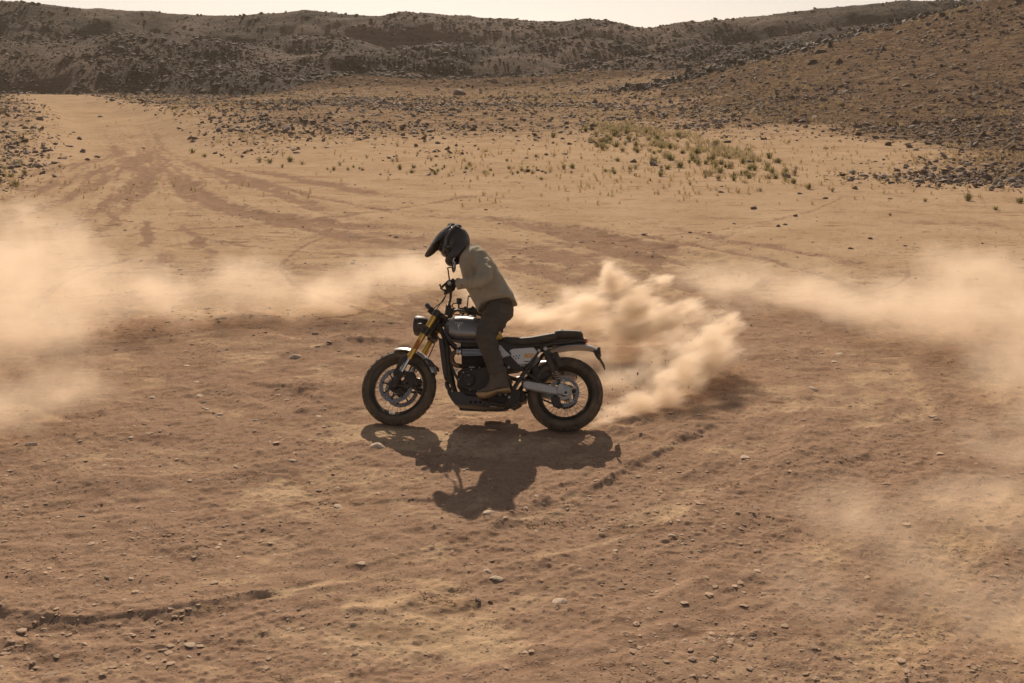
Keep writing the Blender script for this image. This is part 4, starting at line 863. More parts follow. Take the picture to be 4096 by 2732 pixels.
# frame
fr = MB()
hd0, hd1 = F(628, 715, 0), F(545, 850, 0)
fr.tube([hd0, hd1], .032, 16)
fr.tube([P(640, 770, 0), P(760, 800, 0), P(900, 850, 0), P(1060, 905, 0)], .022, 12)
for s_ in (1, -1):
    f2 = MB()
    f2.tube([P(612, 760, .03), P(640, 850, .07), P(668, 930, .09), P(680, 1080, .10), P(706, 1200, .10), P(760, 1290, .10), P(900, 1325, .10), P(1060, 1320, .11), P(1105, 1250, .12)], .015, 10, smooth=4)
    f2.tube([P(600, 790, .03), P(690, 890, .09), P(760, 940, .11)], .016, 10, smooth=3)
    f2.tube([P(1380, 905, .10), P(1310, 940, .12), P(1210, 1090, .13), P(1120, 1225, .13)], [.014, .017, .018, .018], 10, smooth=3)
    f2.tube([P(1040, 905, .08), P(1180, 925, .10), P(1380, 905, .10), P(1560, 888, .08)], .013, 10, smooth=3)
    f2.tube([P(1060, 1080, .12), P(1085, 1170, .13), P(1110, 1235, .13)], .020, 10, smooth=3)
    f2.tube([P(1205, 1095, .13), P(1300, 1160, .14)], .012, 8); f2.tube([P(1170, 1150, .13), P(1300, 1170, .14)], .012, 8); f2.lathe([(-.02, .017), (.02, .017)], P(1300, 1163, .14), (0, 1, 0), 14)
    f2.prism(PO([(1085, 1235), (1130, 1215), (1180, 1225), (1165, 1300), (1110, 1330), (1075, 1300)], .12), .09, .13, .006)
    fr.add(f2.v if s_ > 0 else f2.mirrored().v, f2.f if s_ > 0 else f2.mirrored().f)
for u, v in ((660, 868), (633, 772), (653, 855), (748, 918)): fr.bolt(P(u, v, .10), .011 if u > 700 else .006, .008)
fro = fr.build('frame', M['blk'], bike)
bl = MB()
for u, v, r, y in ((748, 918, .015, .118), (734, 1088, .014, .12), (1347, 938, .0165, .196), (1303, 950, .013, .142), (1093, 1068, .011, .14), (1097, 1273, .012, .135), (1073, 1255, .010, .135)): bl.bolt(P(u, v, y), r, .008)
bl.build('frame_bolts', M['alu'], fro)
# radiator
rd = MB().prism(PO([(622, 884), (656, 892), (690, 1150), (664, 1168), (652, 1110)], 0), -.115, .115, .006).build('radiator', M['plast'], bike)
MB().tube([P(668, 1168, .03), P(672, 1200, .03), P(690, 1225, .03)], .02, 10, smooth=2).tube([P(668, 905, .06), P(692, 960, .09), P(700, 1060, .09), P(760, 1180, .11), P(790, 1215, .11)], .012, 8, smooth=4).build('coolant_hose', M['plast'], bike)
# tank
TS = [(648, 802, 826, .03), (664, 760, 850, .070), (690, 737, 868, .105), (730, 725, 878, .128), (790, 721, 883, .138), (860, 728, 885, .136), (930, 745, 888, .124), (985, 775, 890, .108), (1025, 808, 891, .090), (1052, 845, 892, .078), (1067, 880, 893, .07)]
def sect(u, vt, vb, hw, n=32, e=2.7):
    top, bot = P(u, vt, 0), P(u, vb, hw*.8); cx = (top[0]+bot[0])/2; cz = (top[2]+bot[2])/2; hz = (top[2]-bot[2])/2; ring = []
    for k in range(n):
        a = 2*math.pi*k/n; c_, s_ = math.cos(a), math.sin(a); w = abs(c_)**(2/e)*math.copysign(1, c_); z = abs(s_)**(2/e)*math.copysign(1, s_)
        kn = 1-.12*max(z, 0)**2; ring.append(np.array([cx+(top[0]-bot[0])/2*z, w*hw*kn, cz+z*hz]))
    return ring
def interp_secs(S, m):
    out = []
    for i in range(len(S)-1):
        for k in range(m): t = k/m; out.append(tuple(a*(1-t)+b*t for a, b in zip(S[i], S[i+1])))
    return out+[S[-1]]
tk = MB().loft([sect(*s) for s in interp_secs(TS, 10)])
tko = tk.build('fuel_tank', M['tank'], bike, angle=60)
tko.data.materials.append(M['yel'])
ycut = P(862, 800, .12)[0]; yz = P(862, 800, .12)[2]
for p in tko.data.polygons:
    c = p.center
    if c[0] < ycut-.02-.35*(c[2]-yz)*.0-(.05 if c[2] < yz else 0)-.25*(c[2]-yz): p.material_index = 1
MB().tube([P(u, v, y) for u, v, y in ((655, 800, .06), (662, 838, .09), (682, 868, .115), (712, 884, .13), (790, 888, .14), (870, 889, .138))], [(.007, .007)]*6, 8, smooth=3).mirror().build('tank_seam', M['knee'], tko)
MB().lathe([(-.004, .034), (.006, .034), (.010, .028)], P(835, 722, 0), (-.1, 0, 1), 24).build('filler_cap', M['blk'], tko)
bvh = lambda o: BVHTree.FromPolygons([v.co[:] for v in o.data.vertices], [p.vertices[:] for p in o.data.polygons])
def decal(name, polys, target, m, parent, off=.0012, y0=.5, thick=.0008):
    tr = bvh(target); mb = MB()
    for pts in polys:
        vs = []
        for x_, z_ in pts:
            h = tr.ray_cast(Vector((x_, y0, z_)), Vector((0, -1, 0))); yy = h[0][1] if h[0] is not None else .13; vs.append((x_, yy+off, z_))
        mb.add(vs, [tuple(range(len(vs)))])
    return mb.build(name, m, parent, recalc=False)
def text_polys(txt, size, shear=0, spacing=1.0, bold=0.0):
    c = bpy.data.curves.new('t', 'FONT'); c.body = txt; c.size = size; c.shear = shear; c.space_character = spacing; c.align_x = 'CENTER'; c.align_y = 'CENTER'; c.offset = bold; c.resolution_u = 3
    o = bpy.data.objects.new('t', c); COL.objects.link(o); dg = bpy.context.evaluated_depsgraph_get(); me = bpy.data.meshes.new_from_object(o.evaluated_get(dg))
    out = [[tuple(me.vertices[i].co[:2]) for i in p.vertices] for p in me.polygons]; bpy.data.objects.remove(o); bpy.data.curves.remove(c); bpy.data.meshes.remove(me); return out
def quad_shape(pts, thick):                            # strip outline between points
    out = []
    for (x0, z0), (x1, z1) in zip(pts, pts[1:]+pts[:1]):
        d = np.array([x1-x0, z1-z0]); d /= np.linalg.norm(d); n_ = np.array([-d[1], d[0]])*thick/2; e = d*thick/2
        a, b = np.array([x0, z0])-e, np.array([x1, z1])+e; out.append([tuple(a+n_), tuple(a-n_), tuple(b-n_), tuple(b+n_)])
    return out
bd = [P(u, v, .13) for u, v in ((723, 757), (778, 757), (750, 808))]; bd2 = [xz(q) for q in bd]; bx = (bd2[0][0]+bd2[1][0])/2; bz = bd2[0][1]; bw = abs(bd2[0][0]-bd2[1][0]); bh = bz-bd2[2][1]
sub = lambda a, b, n=5: [tuple(np.array(a)*(1-k/n)+np.array(b)*k/n) for k in range(n)]
badge = decal('tank_badge', [sub(bd2[0], bd2[1])+sub(bd2[1], bd2[2])+sub(bd2[2], bd2[0])], tko, M['plast'], tko)
decal('badge_outline', quad_shape(bd2, .0028), tko, M['white'], tko, .0024)
flip = lambda polys, cx, cz, k=1.0: [[(cx-x_*k, cz+z_*k) for x_, z_ in p] for p in polys]   # the left side reads towards the rear
decal('badge_lettering', flip(text_polys('TRIUMPH', .0125, 0, 1.05, .0003), bx, bz-.0095), tko, M['white'], tko, .0026)
tl = [[(-.013, 0), (.013, 0), (.013, -.004), (.0035, -.004), (.0035, -.030), (0, -.034), (-.0035, -.030), (-.0035, -.004), (-.013, -.004)], [(-.016, 0), (-.0145, -.005), (-.0065, -.0065), (-.0065, -.019), (-.009, -.0165)], [(.016, 0), (.0145, -.005), (.0065, -.0065), (.0065, -.019), (.009, -.0165)]]
decal('badge_mark', flip(tl, bx, bz-.0185), tko, M['white'], tko, .0026)

# seat
def seat_part(S, name, e=2.6, m='seat', grooves=0):
    rr = []
    for s in interp_secs(S, 5): rr.append(sect(*s, e=e))
    return MB().loft(rr).build(name, M[m], bike, angle=60)
seat_part([(1052, 880, 898, .09), (1062, 870, 906, .115), (1090, 868, 914, .13), (1180, 871, 926, .14), (1250, 866, 922, .145), (1320, 855, 906, .145), (1385, 842, 896, .14), (1422, 838, 880, .13), (1436, 846, 872, .11)], 'rider_seat')
seat_part([(1408, 842, 862, .09), (1418, 826, 868, .12), (1440, 819, 872, .13), (1500, 818, 872, .13), (1560, 822, 868, .125), (1594, 828, 868, .115), (1606, 845, 862, .09)], 'pillion_seat')
sm = MB()
for u, vt in ((1100, 868), (1140, 870), (1180, 871), (1220, 869), (1260, 864), (1300, 857), (1340, 850), (1380, 843)):
    s = sect(u, vt-1.5, vt+46, .141); sm.tube([s[k] for k in range(3, 14)], .0012, 5)
for u in (1462, 1472): s = sect(u, 817, 872, .131); sm.tube([s[k % 32] for k in range(0, 17)], .003, 5)
sm.build('seat_stitching', M['seat2'], bike)
tt = MB().loft([sect(*s, e=3) for s in [(1395, 885, 905, .10), (1450, 876, 902, .10), (1540, 872, 898, .09), (1605, 868, 900, .07), (1622, 874, 898, .05)]]).build('tail_tray', M['blk'], bike, angle=50)
MB().ell(P(1622, 886, 0), (.020, .045, .022)).build('tail_light', M['red'], bike)
# rear mudguard
TF = [(1372, 944, 948, .055), (1400, 932, 938, .078), (1440, 920, 928, .088), (1500, 910, 918, .090), (1560, 906, 914, .090), (1610, 908, 916, .088), (1650, 915, 924, .082), (1680, 924, 936, .07), (1700, 936, 950, .055)]
rings = []
for u, vt, vb, hw in interp_secs(TF, 3):
    top, bot = P(u, vt, 0), P(u, vb, hw); o = []
    for k in range(11):
        q = -1+2*k/10; z = top[2]-(top[2]-bot[2])*abs(q)**2.2; o.append(np.array([top[0]+(bot[0]-top[0])*abs(q), q*hw, z]))
    rings.append(o+[p-[0, 0, .004] for p in o[::-1]])
MB().loft(rings).build('rear_mudguard', M['silver'], bike, angle=50)
MB().tube([P(1690, 950, 0), P(1705, 985, 0), P(1722, 1015, 0)], [.022, .018, .012], 8, smooth=2).box(P(1712, 965, 0), (.04, .10, .03), b=.008).build('plate_hanger', M['plast'], bike)
pl0, pl1 = P(1712, 992, 0), P(1756, 1072, 0); pd = (pl1-pl0)/np.linalg.norm(pl1-pl0); pc_ = (pl0+pl1)/2; ang = math.atan2(pd[2], pd[0])
MB().box(pc_, (np.linalg.norm(pl1-pl0), .175, .008), R=rotm((0, 1, 0), -ang), b=.003).build('number_plate_holder', M['plast'], bike)
for s_ in (1, -1):
    q = MB().tube([P(1700, 948, 0)*[1, 0, 1]+[0, s_*.02, 0], P(1708, 948, .10)*[1, 0, 1]+[0, s_*.10, 0]], .007, 8); q.ell(P(1714, 940, .115)*[1, 0, 1]+[0, s_*.115, 0], (.016, .024, .018), None, 14, 10); q.build('rear_indicator', M['plast'], bike)
    # front indicators
    q = MB().tube([F(545, 800, .09), F(500, 790, .15)], .008, 8); e = F(486, 778, .165); q.tube([e+[.03, 0, .012], e, e-[.04, 0, .03]], [.006, .022, .010], 10, smooth=2)
    (q if s_ > 0 else q.mirrored()).steer().build('front_indicator', M['plast'], bike)
# swingarm
for s_ in (1, -1):
    y = .125; sa = MB().prism(PO([(1192, 1170), (1222, 1160), (1300, 1172), (1430, 1204), (1432, 1258), (1300, 1238), (1215, 1218), (1190, 1206)], y), y-.02, y+.022, .010)
    if s_ < 0: sa = sa.mirrored()
    so_ = sa.build('swingarm', M['alu'], bike)
    en = MB().prism(PO([(1428, 1203), (1447, 1180), (1462, 1178), (1482, 1207), (1512, 1216), (1510, 1252), (1495, 1262), (1428, 1250)], y), y-.012, y+.026, .005); en.box(P(1488, 1242, y+.026), (.045, .012, .045), b=.004)
    (en if s_ > 0 else en.mirrored()).build('axle_adjuster', M['alu'], so_)
    MB().lathe([(0, .012), (.014, .012), (.016, .007)], P(1488, 1243, y+.03)*[1, s_, 1], (0, s_, 0), 12).build('axle_nut', M['blk'], so_)
    # shock absorber with side reservoir
    sh = MB(); a, b_ = P(1347, 938, .17), P(1448, 1185, .13); d_ = (b_-a)/np.linalg.norm(b_-a)
    sh.lathe([(-.025, .018), (.022, .018)], a, (0, 1, 0), 14); sh.tube([a+d_*.01, a+d_*.05, a+d_*.075, a+d_*.205, a+d_*.215], [.022, .031, .038, .036, .024], 14); 
    sx = MB().tube([P(1412, 965, .19), P(1416, 975, .19), P(1448, 1052, .19), P(1451, 1060, .19)], [.019, .024, .024, .018], 14); sx.tube([P(1365, 962, .175), P(1395, 975, .185), P(1412, 985, .19)], .011, 8)
    ro = MB().tube([a+d_*.19, b_], .011, 8); sg = MB()
    for k in range(4): c = a+d_*(.222+.020*k); sg.tube([c+[.026*math.cos(t), .026*math.sin(t)*1.0, -.006*math.cos(t)] for t in np.linspace(0, 2*math.pi, 13)], .004, 6, caps=False)
    for bb, n, mm in ((sh, 'shock_absorber', 'plast'), (sx, 'shock_reservoir', 'plast'), (ro, 'shock_rod', 'blk'), (sg, 'shock_spring', 'chrome')):
        (bb if s_ > 0 else bb.mirrored()).build(n, M[mm], bike)
# rear caliper, sprocket, chain
rc_ = MB().prism(PO([(1388, 1268), (1420, 1262), (1445, 1275), (1450, 1310), (1465, 1340), (1440, 1352), (1400, 1335), (1385, 1300)], .11), .085, .13, .008); rc_.bolt(P(1462, 1332, .13), .010, .006).bolt(P(1422, 1280, .13), .007, .006); rc_.build('rear_caliper', M['plast'], bike)
ch = MB()
sp = np.array([0, -.095, RR]); f_s = P(1180, 1200, -.095)
ch.lathe([(-.004, .065), (-.004, .108), (.004, .108), (.004, .065)], sp, (0, 1, 0), 40, closed=True)
ch.tube([sp+[-.0, 0, .108], f_s+[0, 0, .035]], .008, 6); ch.tube([sp+[-.0, 0, -.108], f_s+[0, 0, -.035]], .008, 6); ch.build('chain', M['blk'], bike)
MB().prism(PO([(1320, 1090), (1400, 1120), (1330, 1170), (1270, 1150), (1250, 1080), (1290, 1060)], 0), -.07, .07, .01).build('rear_hugger', M['plast'], bike)
# twin silencers on the right side
for (u0, v0, u1, v1) in ((1150, 1075, 1532, 1045), (1150, 1150, 1556, 1122)):
    a, b_ = P(u0, v0, -.20), P(u1, v1, -.225); d_ = (b_-a)/np.linalg.norm(b_-a); L_ = np.linalg.norm(b_-a)
    so_ = MB().tube([a, a+d_*.05, a+d_*.12, a+d_*(L_-.03), b_], [.024, .030, .050, .052, .040], 20).build('silencer', M['silv2'], bike)
    MB().tube([b_-d_*.012, b_+d_*.010], [.030, .028], 16).build('silencer_tip', M['blk'], so_)
hs_ = MB()
for k, yy in enumerate((.055, -.055)):
    pts = [P(752, 958, yy+.03), P(716, 968, yy+.035), P(702, 1010, yy+.04), P(722, 1048, yy+.04), P(752, 1056, yy+.02), P(790, 1062, -.05), P(900, 1075, -.17), P(1150, 1075+75*k, -.20)]
    hs_ = MB().tube(pts, .0205, 14, smooth=5).build('exhaust_header', M['bronze'], bike)
MB().lathe([(-.02, .028), (.02, .028)], P(752, 958, .085), (1, 0, 0), 16).lathe([(-.008, .033), (.0, .033)], P(742, 958, .085), (1, 0, 0), 16).build('header_clamp', M['alu'], bike)
# engine
en = MB().prism(PO([(765, 905), (912, 912), (935, 1075), (790, 1070), (768, 1040)], .08), -.085, .085, .01)
en.prism(PO([(742, 1100), (790, 1065), (960, 1060), (1090, 1120), (1120, 1210), (1080, 1262), (900, 1280), (780, 1262), (738, 1200)], .08), -.12, .10, .015)
en.build('crankcase', M['eng'], bike)
hd = MB().prism(PO([(768, 872), (840, 862), (905, 870), (918, 930), (760, 932), (760, 895)], .1), -.105, .105, .016).bolt(P(806, 932, .108), .006, .005).bolt(P(882, 935, .108), .006, .005).build('cylinder_head', M['eng'], bike)
fins = MB(); fl = []
for k in range(13):
    v = 944+k*9.2; bowd = 4
    fins_t = MB()
    outline = [P(772-3*(k > 3), v+3, .11), P(800, v-1, .118), P(850, v, .12), P(916+k, v+6, .115)]
    z_ = np.mean([q[2] for q in outline]); x0, x1 = outline[-1][0], outline[0][0]
    fins.box([(x0+x1)/2, 0, z_], (abs(x1-x0), .235, .0045), R=rotm((0, 1, 0), .035), b=.0018)
    if k < 5: fl.append(((x0+x1)/2, z_, abs(x1-x0)))
fo = fins.build('cooling_fins', M['eng'], bike)
e = MB()
for cx, cz, w_ in fl: e.box([cx, .1178, cz], (w_*.97, .002, .0052), R=rotm((0, 1, 0), .035))
e.build('polished_fin_edges', M['chrome'], fo)
MB().prism(PO([(815, 1058), (862, 1058), (856, 1070), (822, 1070)], .1), .090, .096, .001).build('engine_badge', M['alu'], bike)
def blob(pts, m=6):
    q = [np.array(p, float) for p in pts]; n = len(q); out = []
    for i in range(n):
        p0, p1, p2, p3 = q[i-1], q[i], q[(i+1) % n], q[(i+2) % n]
        for k in range(m): t = k/m; out.append(.5*((2*p1)+(-p0+p2)*t+(2*p0-5*p1+4*p2-p3)*t*t+(-p0+3*p1-3*p2+p3)*t**3))
    return out
cv = MB().prism(blob(PO([(742, 1152), (756, 1108), (785, 1086), (890, 1070), (955, 1062), (985, 1110), (975, 1180), (885, 1232), (815, 1230), (765, 1205)], .12)), .09, .132, .014)
for u, v in ((747, 1151), (781, 1101), (836, 1082), (892, 1069), (827, 1223), (882, 1227)): cv.bolt(P(u, v, .133), .0065, .005)
cvo = cv.build('clutch_cover', M['eng'], bike)
MB().lathe([(0, .062), (.012, .060), (.018, .052), (.018, .048), (.014, .047), (.014, .040), (.019, .038)], P(816, 1153, .131), (0, 1, 0), 40).build('clutch_cap', M['eng'], cvo)
b = MB()
for v in (1121, 1183): b.bolt(P(817, v, .148), .005, .004)
for u, v in ((747, 1151), (781, 1101), (836, 1082), (892, 1069), (827, 1223), (882, 1227)): b.bolt(P(u, v, .137), .0055, .004)
b.build('cover_bolts', M['alu'], cvo)
sg = MB().prism(PO([(688, 1216), (702, 1234), (772, 1234), (797, 1259), (877, 1266), (927, 1297), (913, 1332), (726, 1322), (698, 1268)], .14), .128, .138, .004); sg.mirror()
sg.prism(PO([(688, 1216), (700, 1225), (712, 1268), (738, 1318), (790, 1336), (902, 1343), (1060, 1346), (1062, 1356), (902, 1358), (756, 1346), (722, 1322), (698, 1280)], -.07), -.075, .128, .002)
sgo = sg.build('sump_guard', M['guard'], bike)
b = MB()
for u, v in ((831.5, 1306), (866, 1307), (899, 1308)): b.lathe([(0, .0135), (.0012, .0135)], P(u, v, .139), (0, 1, 0), 16)
b.build('guard_holes', M['hole'], sgo)
MB().tube([P(955, 1306, .16), P(1080, 1329, .165), P(1160, 1325, .17), P(1182, 1322, .17)], [.012, .012, .010, .014], 8).prism(PO([(1158, 1318), (1186, 1322), (1120, 1352), (1108, 1356), (1112, 1335)], .16), .15, .18, .003).build('side_stand', M['blk'], bike)
MB().tube([P(965, 1337, .165), P(1010, 1340, .165)], .004, 6).build('stand_spring', M['alu'], bike)
MB().prism(PO([(1145, 1240), (1200, 1230), (1216, 1255), (1212, 1300), (1180, 1312), (1148, 1300)], .05), -.06, .07, .012).prism(PO([(980, 1230), (1085, 1215), (1110, 1290), (1080, 1325), (960, 1320), (935, 1290)], .05), -.09, .10, .012).build('lower_linkage', M['blk'], bike)
pg = MB()
for s_ in (1, -1): q = MB().tube([P(1040, 1258, .13), P(1034, 1256, .20), P(1033, 1256, .285)], [.014, .013, .014], 8); q.box(P(1033, 1253, .25), (.045, .09, .012), b=.003); (q if s_ > 0 else q.mirrored()).build('footpeg', M['blk'], bike)
MB().tube([P(900, 1262, .16), P(880, 1250, .17), P(865, 1238, .19)], .007, 8).tube([P(1000, 1275, .15), P(900, 1262, .16)], .006, 8).build('gear_lever', M['blk'], bike)
# side panels
sp1 = MB().prism(PO([(1098, 949), (1124, 937), (1264, 928), (1291, 958), (1292, 964), (1277, 988), (1238, 1038), (1165, 1048), (1158, 1045), (1106, 988), (1110, 975), (1098, 955)], .14), .10, .142, .007); spo = sp1.build('side_panel', M['panel'], bike)
t9 = text_polys('900', .058, .35, .98, .0019); tc_ = P(1226, 990, .14)
rt = math.radians(5); t9 = [[((x_*1.0*math.cos(rt)-z_*math.sin(rt)), (x_*math.sin(rt)+z_*math.cos(rt))) for x_, z_ in p] for p in t9]
decal('panel_number', flip(t9, tc_[0], tc_[2]), spo, M['org'], spo, .0015)
b = MB()
for u, v in ((1129, 992), (1147, 989), (1167, 986), (1142, 1006), (1161, 1003)): b.lathe([(0, .0058), (.0012, .0058)], P(u, v, .143), (0, 1, 0), 12)
b.prism(PO([(1198, 1024), (1236, 1023), (1236, 1029), (1198, 1030)], .143), .1425, .1435, .0004); b.build('panel_holes', M['hole'], spo)
MB().prism(PO([(1000, 903), (1040, 916), (1070, 950), (1106, 982), (1046, 1002), (1000, 985), (985, 940)], .14), .10, .140, .006).build('throttle_cover', M['panel'], bike)
MB().prism(PO([(1040, 1005), (1104, 992), (1162, 1050), (1232, 1042), (1205, 1080), (1120, 1085), (1070, 1060)], .12), .07, .128, .006).prism(PO([(1040, 895), (1290, 915), (1290, 950), (1240, 1040), (1150, 1090), (1070, 1100), (1010, 1000), (1000, 930)], 0), -.105, .105, .012).build('airbox', M['plast'], bike)
MB().prism(PO([(1172, 1052), (1208, 1050), (1208, 1056), (1173, 1058)], .13), .127, .131, .001).build('panel_slot', M['alu'], bike)
# right-hand side panels mirror the left in shape
MB().prism(PO([(1098, 949), (1124, 937), (1264, 928), (1292, 964), (1238, 1038), (1165, 1048), (1106, 988)], .14), -.142, -.10, .007).build('side_panel', M['panel'], bike)

# ------------------------------------------------------------------ the rider
person = empty('person', BM)
tag(person, 'rider in khaki shirt, dark trousers and black off-road helmet standing on the footpegs', 'person')
gc = gL-gd*.062
wL = P(742, 496, .375); wR = steer((gc+np.array([-.085, 0, .03]))*[1, -1, 1])
shL, shR = P(882, 300, .235), P(882, 300, .05)*[1, 0, 1]+[0, -.115, -.01]
elL = P(930, 440, .40); elR = (shR+wR)/2+np.array([-.10, -.13, .02])
hipc = P(1040, 655, 0); kn = P(933, 853, .205); an = P(1030, 1135, .20); toe = P(900, 1255, .20); mir = lambda p: p*[1, -1, 1]
chest = P(900, 400, .06); neck = P(815, 285, .09); hcen = P(718, 205, .105)
bd_ = MB()
bd_.tube([hipc, P(985, 540, .03), chest, P(850, 300, .085), neck, hcen], [.10, .11, .12, .09, .055, .055], 16, smooth=3)
bd_.ell(hcen, (.085, .072, .10))
for s_, sh_, el_, w_ in ((1, shL, elL, wL), (-1, shR, elR, wR)):
    bd_.tube([P(860, 310, .09)+[0, s_*.05, 0], sh_, el_, w_], [.05, .048, .040, .026], 12)
    g_ = steer(gc*[1, s_, 1]); bd_.tube([w_, w_*.4+g_*.6+np.array([-.02, 0, .02]), g_+np.array([-.015, 0, .022])], [.024, .022, .014], 10)
    m_ = (lambda p: p) if s_ > 0 else (lambda p: p*[1, -1, 1]+np.array([.035, .03, .03])*max(0, min(1, (p[2]-.42)/.3)))
    bd_.tube([hipc, m_(P(1035, 670, .09)), m_(kn), m_(an), m_(P(1035, 1195, .20)), m_(P(960, 1225, .20))], [.09, .08, .055, .04, .04, .028], 12)
organic('body', bd_, M['skin'], person, .010, 4)

def folds(scale, amp, seed, stretch=(1, 1, 1)):
    o = Vector((seed*3.1, seed*7.7, 0))
    def f(p):
        q = Vector((p[0]*stretch[0], p[1]*stretch[1], p[2]*stretch[2]))*scale+o
        q += Vector((mnoise.noise(q*.6), mnoise.noise(q*.6+Vector((5, 5, 5))), 0))*.8
        a = mnoise.noise(q); b = mnoise.noise(q*2.1+Vector((9, 2, 4)))
        return amp*((1-abs(a)*2.2)*.7+(1-abs(b)*2)*.35-.45)
    return f
# trousers
tr = MB()
tr.ell(hipc+[0, 0, -.02], (.110, .150, .120), rotm((0, 1, 0), .5))
tr.tube([P(1010, 600, .0), hipc], [(.15, .11), (.16, .12)], 20)
for s_ in (1, -1):
    m_ = (lambda p: p) if s_ > 0 else (lambda p: p*[1, -1, 1]+np.array([.035, .03, .03])*max(0, min(1, (p[2]-.42)/.3)))
    tr.tube([m_(P(u, v, y)) for u, v, y in ((1038, 655, .085), (985, 745, .145), (935, 852, .200), (950, 905, .203), (976, 980, .20), (1004, 1060, .20), (1026, 1118, .20))], [(.095, .118), (.092, .108), (.080, .086), (.074, .082), (.066, .079), (.062, .073), (.064, .075)], 22, smooth=4)
tr.v = tr.v
tro = organic('trousers', tr, M['jean'], person, .0085, 5, folds(10, .012, 3, (1, 1, 1.9)))
for s_ in (1, -1):
    m_ = (lambda p: p) if s_ > 0 else mir
    MB().tube([m_(P(u, v, .20)) for u, v in ((1014, 1086), (1020, 1100), (1026, 1120))], [(.066, .078), (.070, .082), (.069, .081)], 24).build('trouser_cuff', M['jean'], tro)
# shirt
SS = [((778, 285), (862, 226), .070, .095, 0), ((757, 328), (912, 252), .150, .085, 0), ((760, 375), (958, 292), .185, .078, 0), ((776, 440), (1010, 362), .185, .065, 0), ((800, 515), (1056, 435), .178, .05, 0), ((832, 585), (1098, 512), .180, .035, 0), ((862, 640), (1132, 570), .190, .02, 0), ((884, 690), (1153, 628), .196, .012, .062)]
rings = []
for i, (f_, b_, hw, yc, lift) in enumerate(SS):
    a, b = P(*f_, yc), P(*b_, yc); c = (a+b)/2; h = (a-b)/2; spine = np.cross(h, [0, 1, 0]); spine /= np.linalg.norm(spine); spine *= np.sign(spine[2]); ring = []
    for k in range(36):
        t = 2*math.pi*k/36; ct, st_ = math.cos(t), math.sin(t); ct2 = abs(ct)**.85*math.copysign(1, ct); st2 = abs(st_)**.85*math.copysign(1, st_)
        ring.append(c+h*ct2+np.array([0, hw*st2, 0])+spine*lift*abs(st_)**2.2)
    rings.append(ring)
R2 = []
for i in range(len(rings)-1):
    for k in range(5):
        t = k/5; R2.append([rings[i][j]*(1-t)+rings[i+1][j]*t for j in range(36)])
R2.append(rings[-1])
sh = MB().loft(R2)
sh.tube([P(858, 300, .17), shL, P(915, 365, .315), P(938, 425, .385), P(915, 462, .405), P(860, 482, .400), P(800, 488, .385), P(752, 494, .375), P(738, 496, .372)], [(.07, .085), (.078, .078), (.070, .070), (.066, .066), (.062, .060), (.056, .054), (.046, .044), (.040, .040), (.040, .041)], 22, smooth=4)
sh.tube([P(858, 300, .0), shR, (shR+elR)/2, elR, (elR+wR)/2, wR+(elR-wR)*.12], [.075, .076, .068, .062, .052, .042], 20, smooth=4)
fa_, fb_ = folds(8, .019, 1, (1.7, 1, .6)), folds(5, .012, 4, (1.8, 1, .45))
sho = organic('shirt', sh, M['shirt'], person, .0085, 4, lambda p: fb_(p)*.9+fa_(p)*max(0., min(1., (abs(p[1]-.06)-.17)/.12)))
MB().tube([P(u, v, y) for u, v, y in ((786, 272, .16), (815, 240, .175), (850, 222, .14), (868, 222, .09), (855, 226, .04))], [(.007, .016)]*5, 10, smooth=4).build('shirt_collar', M['shirt'], sho)
MB().tube([P(u, v, .372) for u, v in ((766, 492), (750, 494), (734, 496))], [(.042, .042), (.044, .045), (.042, .044)], 22).build('shirt_cuff', M['shirt'], sho)
MB().lathe([(0, .006), (.003, .005)], P(765, 500, .412), (0, 1, 0), 12).build('cuff_button', M['seat2'], sho)
b = MB(); q = [P(u, v, y) for u, v, y in ((905, 262, .20), (925, 300, .235), (935, 345, .235), (930, 385, .225))]; b.tube(q, .003, 6, smooth=5); b.build('shoulder_seam', M['shirt2'], sho)
# boots
for s_ in (1, -1):
    b1 = MB().prism(PO([(968, 1100), (1080, 1098), (1088, 1150), (1100, 1190), (1102, 1216), (1020, 1230), (950, 1250), (880, 1254), (874, 1238), (900, 1220), (937, 1199), (962, 1165)], .2), .155, .250, .022)
    b1.tube([P(1026, 1095, .20), P(1030, 1150, .20)], [.062, .060], 16)
    b2 = MB().prism(PO([(1104, 1212), (1107, 1234), (1060, 1240), (1035, 1243), (1008, 1248), (960, 1268), (922, 1277), (884, 1272), (872, 1256), (876, 1246), (950, 1246), (1020, 1226)], .2), .150, .256, .008)
    lc = MB()
    for k in range(7):
        t = k/6; u, v = 992+(935-992)*t, 1128+(1196-1128)*t; lc.tube([P(u-6, v+2, .170), P(u-1, v-5, .2), P(u-6, v+2, .232)], .0028, 5); lc.lathe([(0, .005), (.002, .004)], P(u+6, v+5, .252), (0, 1, 0), 8)
    for bb, n, mm in ((b1, 'boot', 'boot'), (b2, 'boot_sole', 'sole'), (lc, 'boot_laces', 'alu')):
        if s_ < 0: bb = bb.mirrored()
        if n == 'boot': bo = organic('boot', bb, M['boot'], person, .007, 7, folds(22, .003, 5))
        elif n == 'boot_sole': organic('boot_sole', bb, M['sole'], bo, .005, 2)
        else: bb.build(n, M['seat2'], bo)
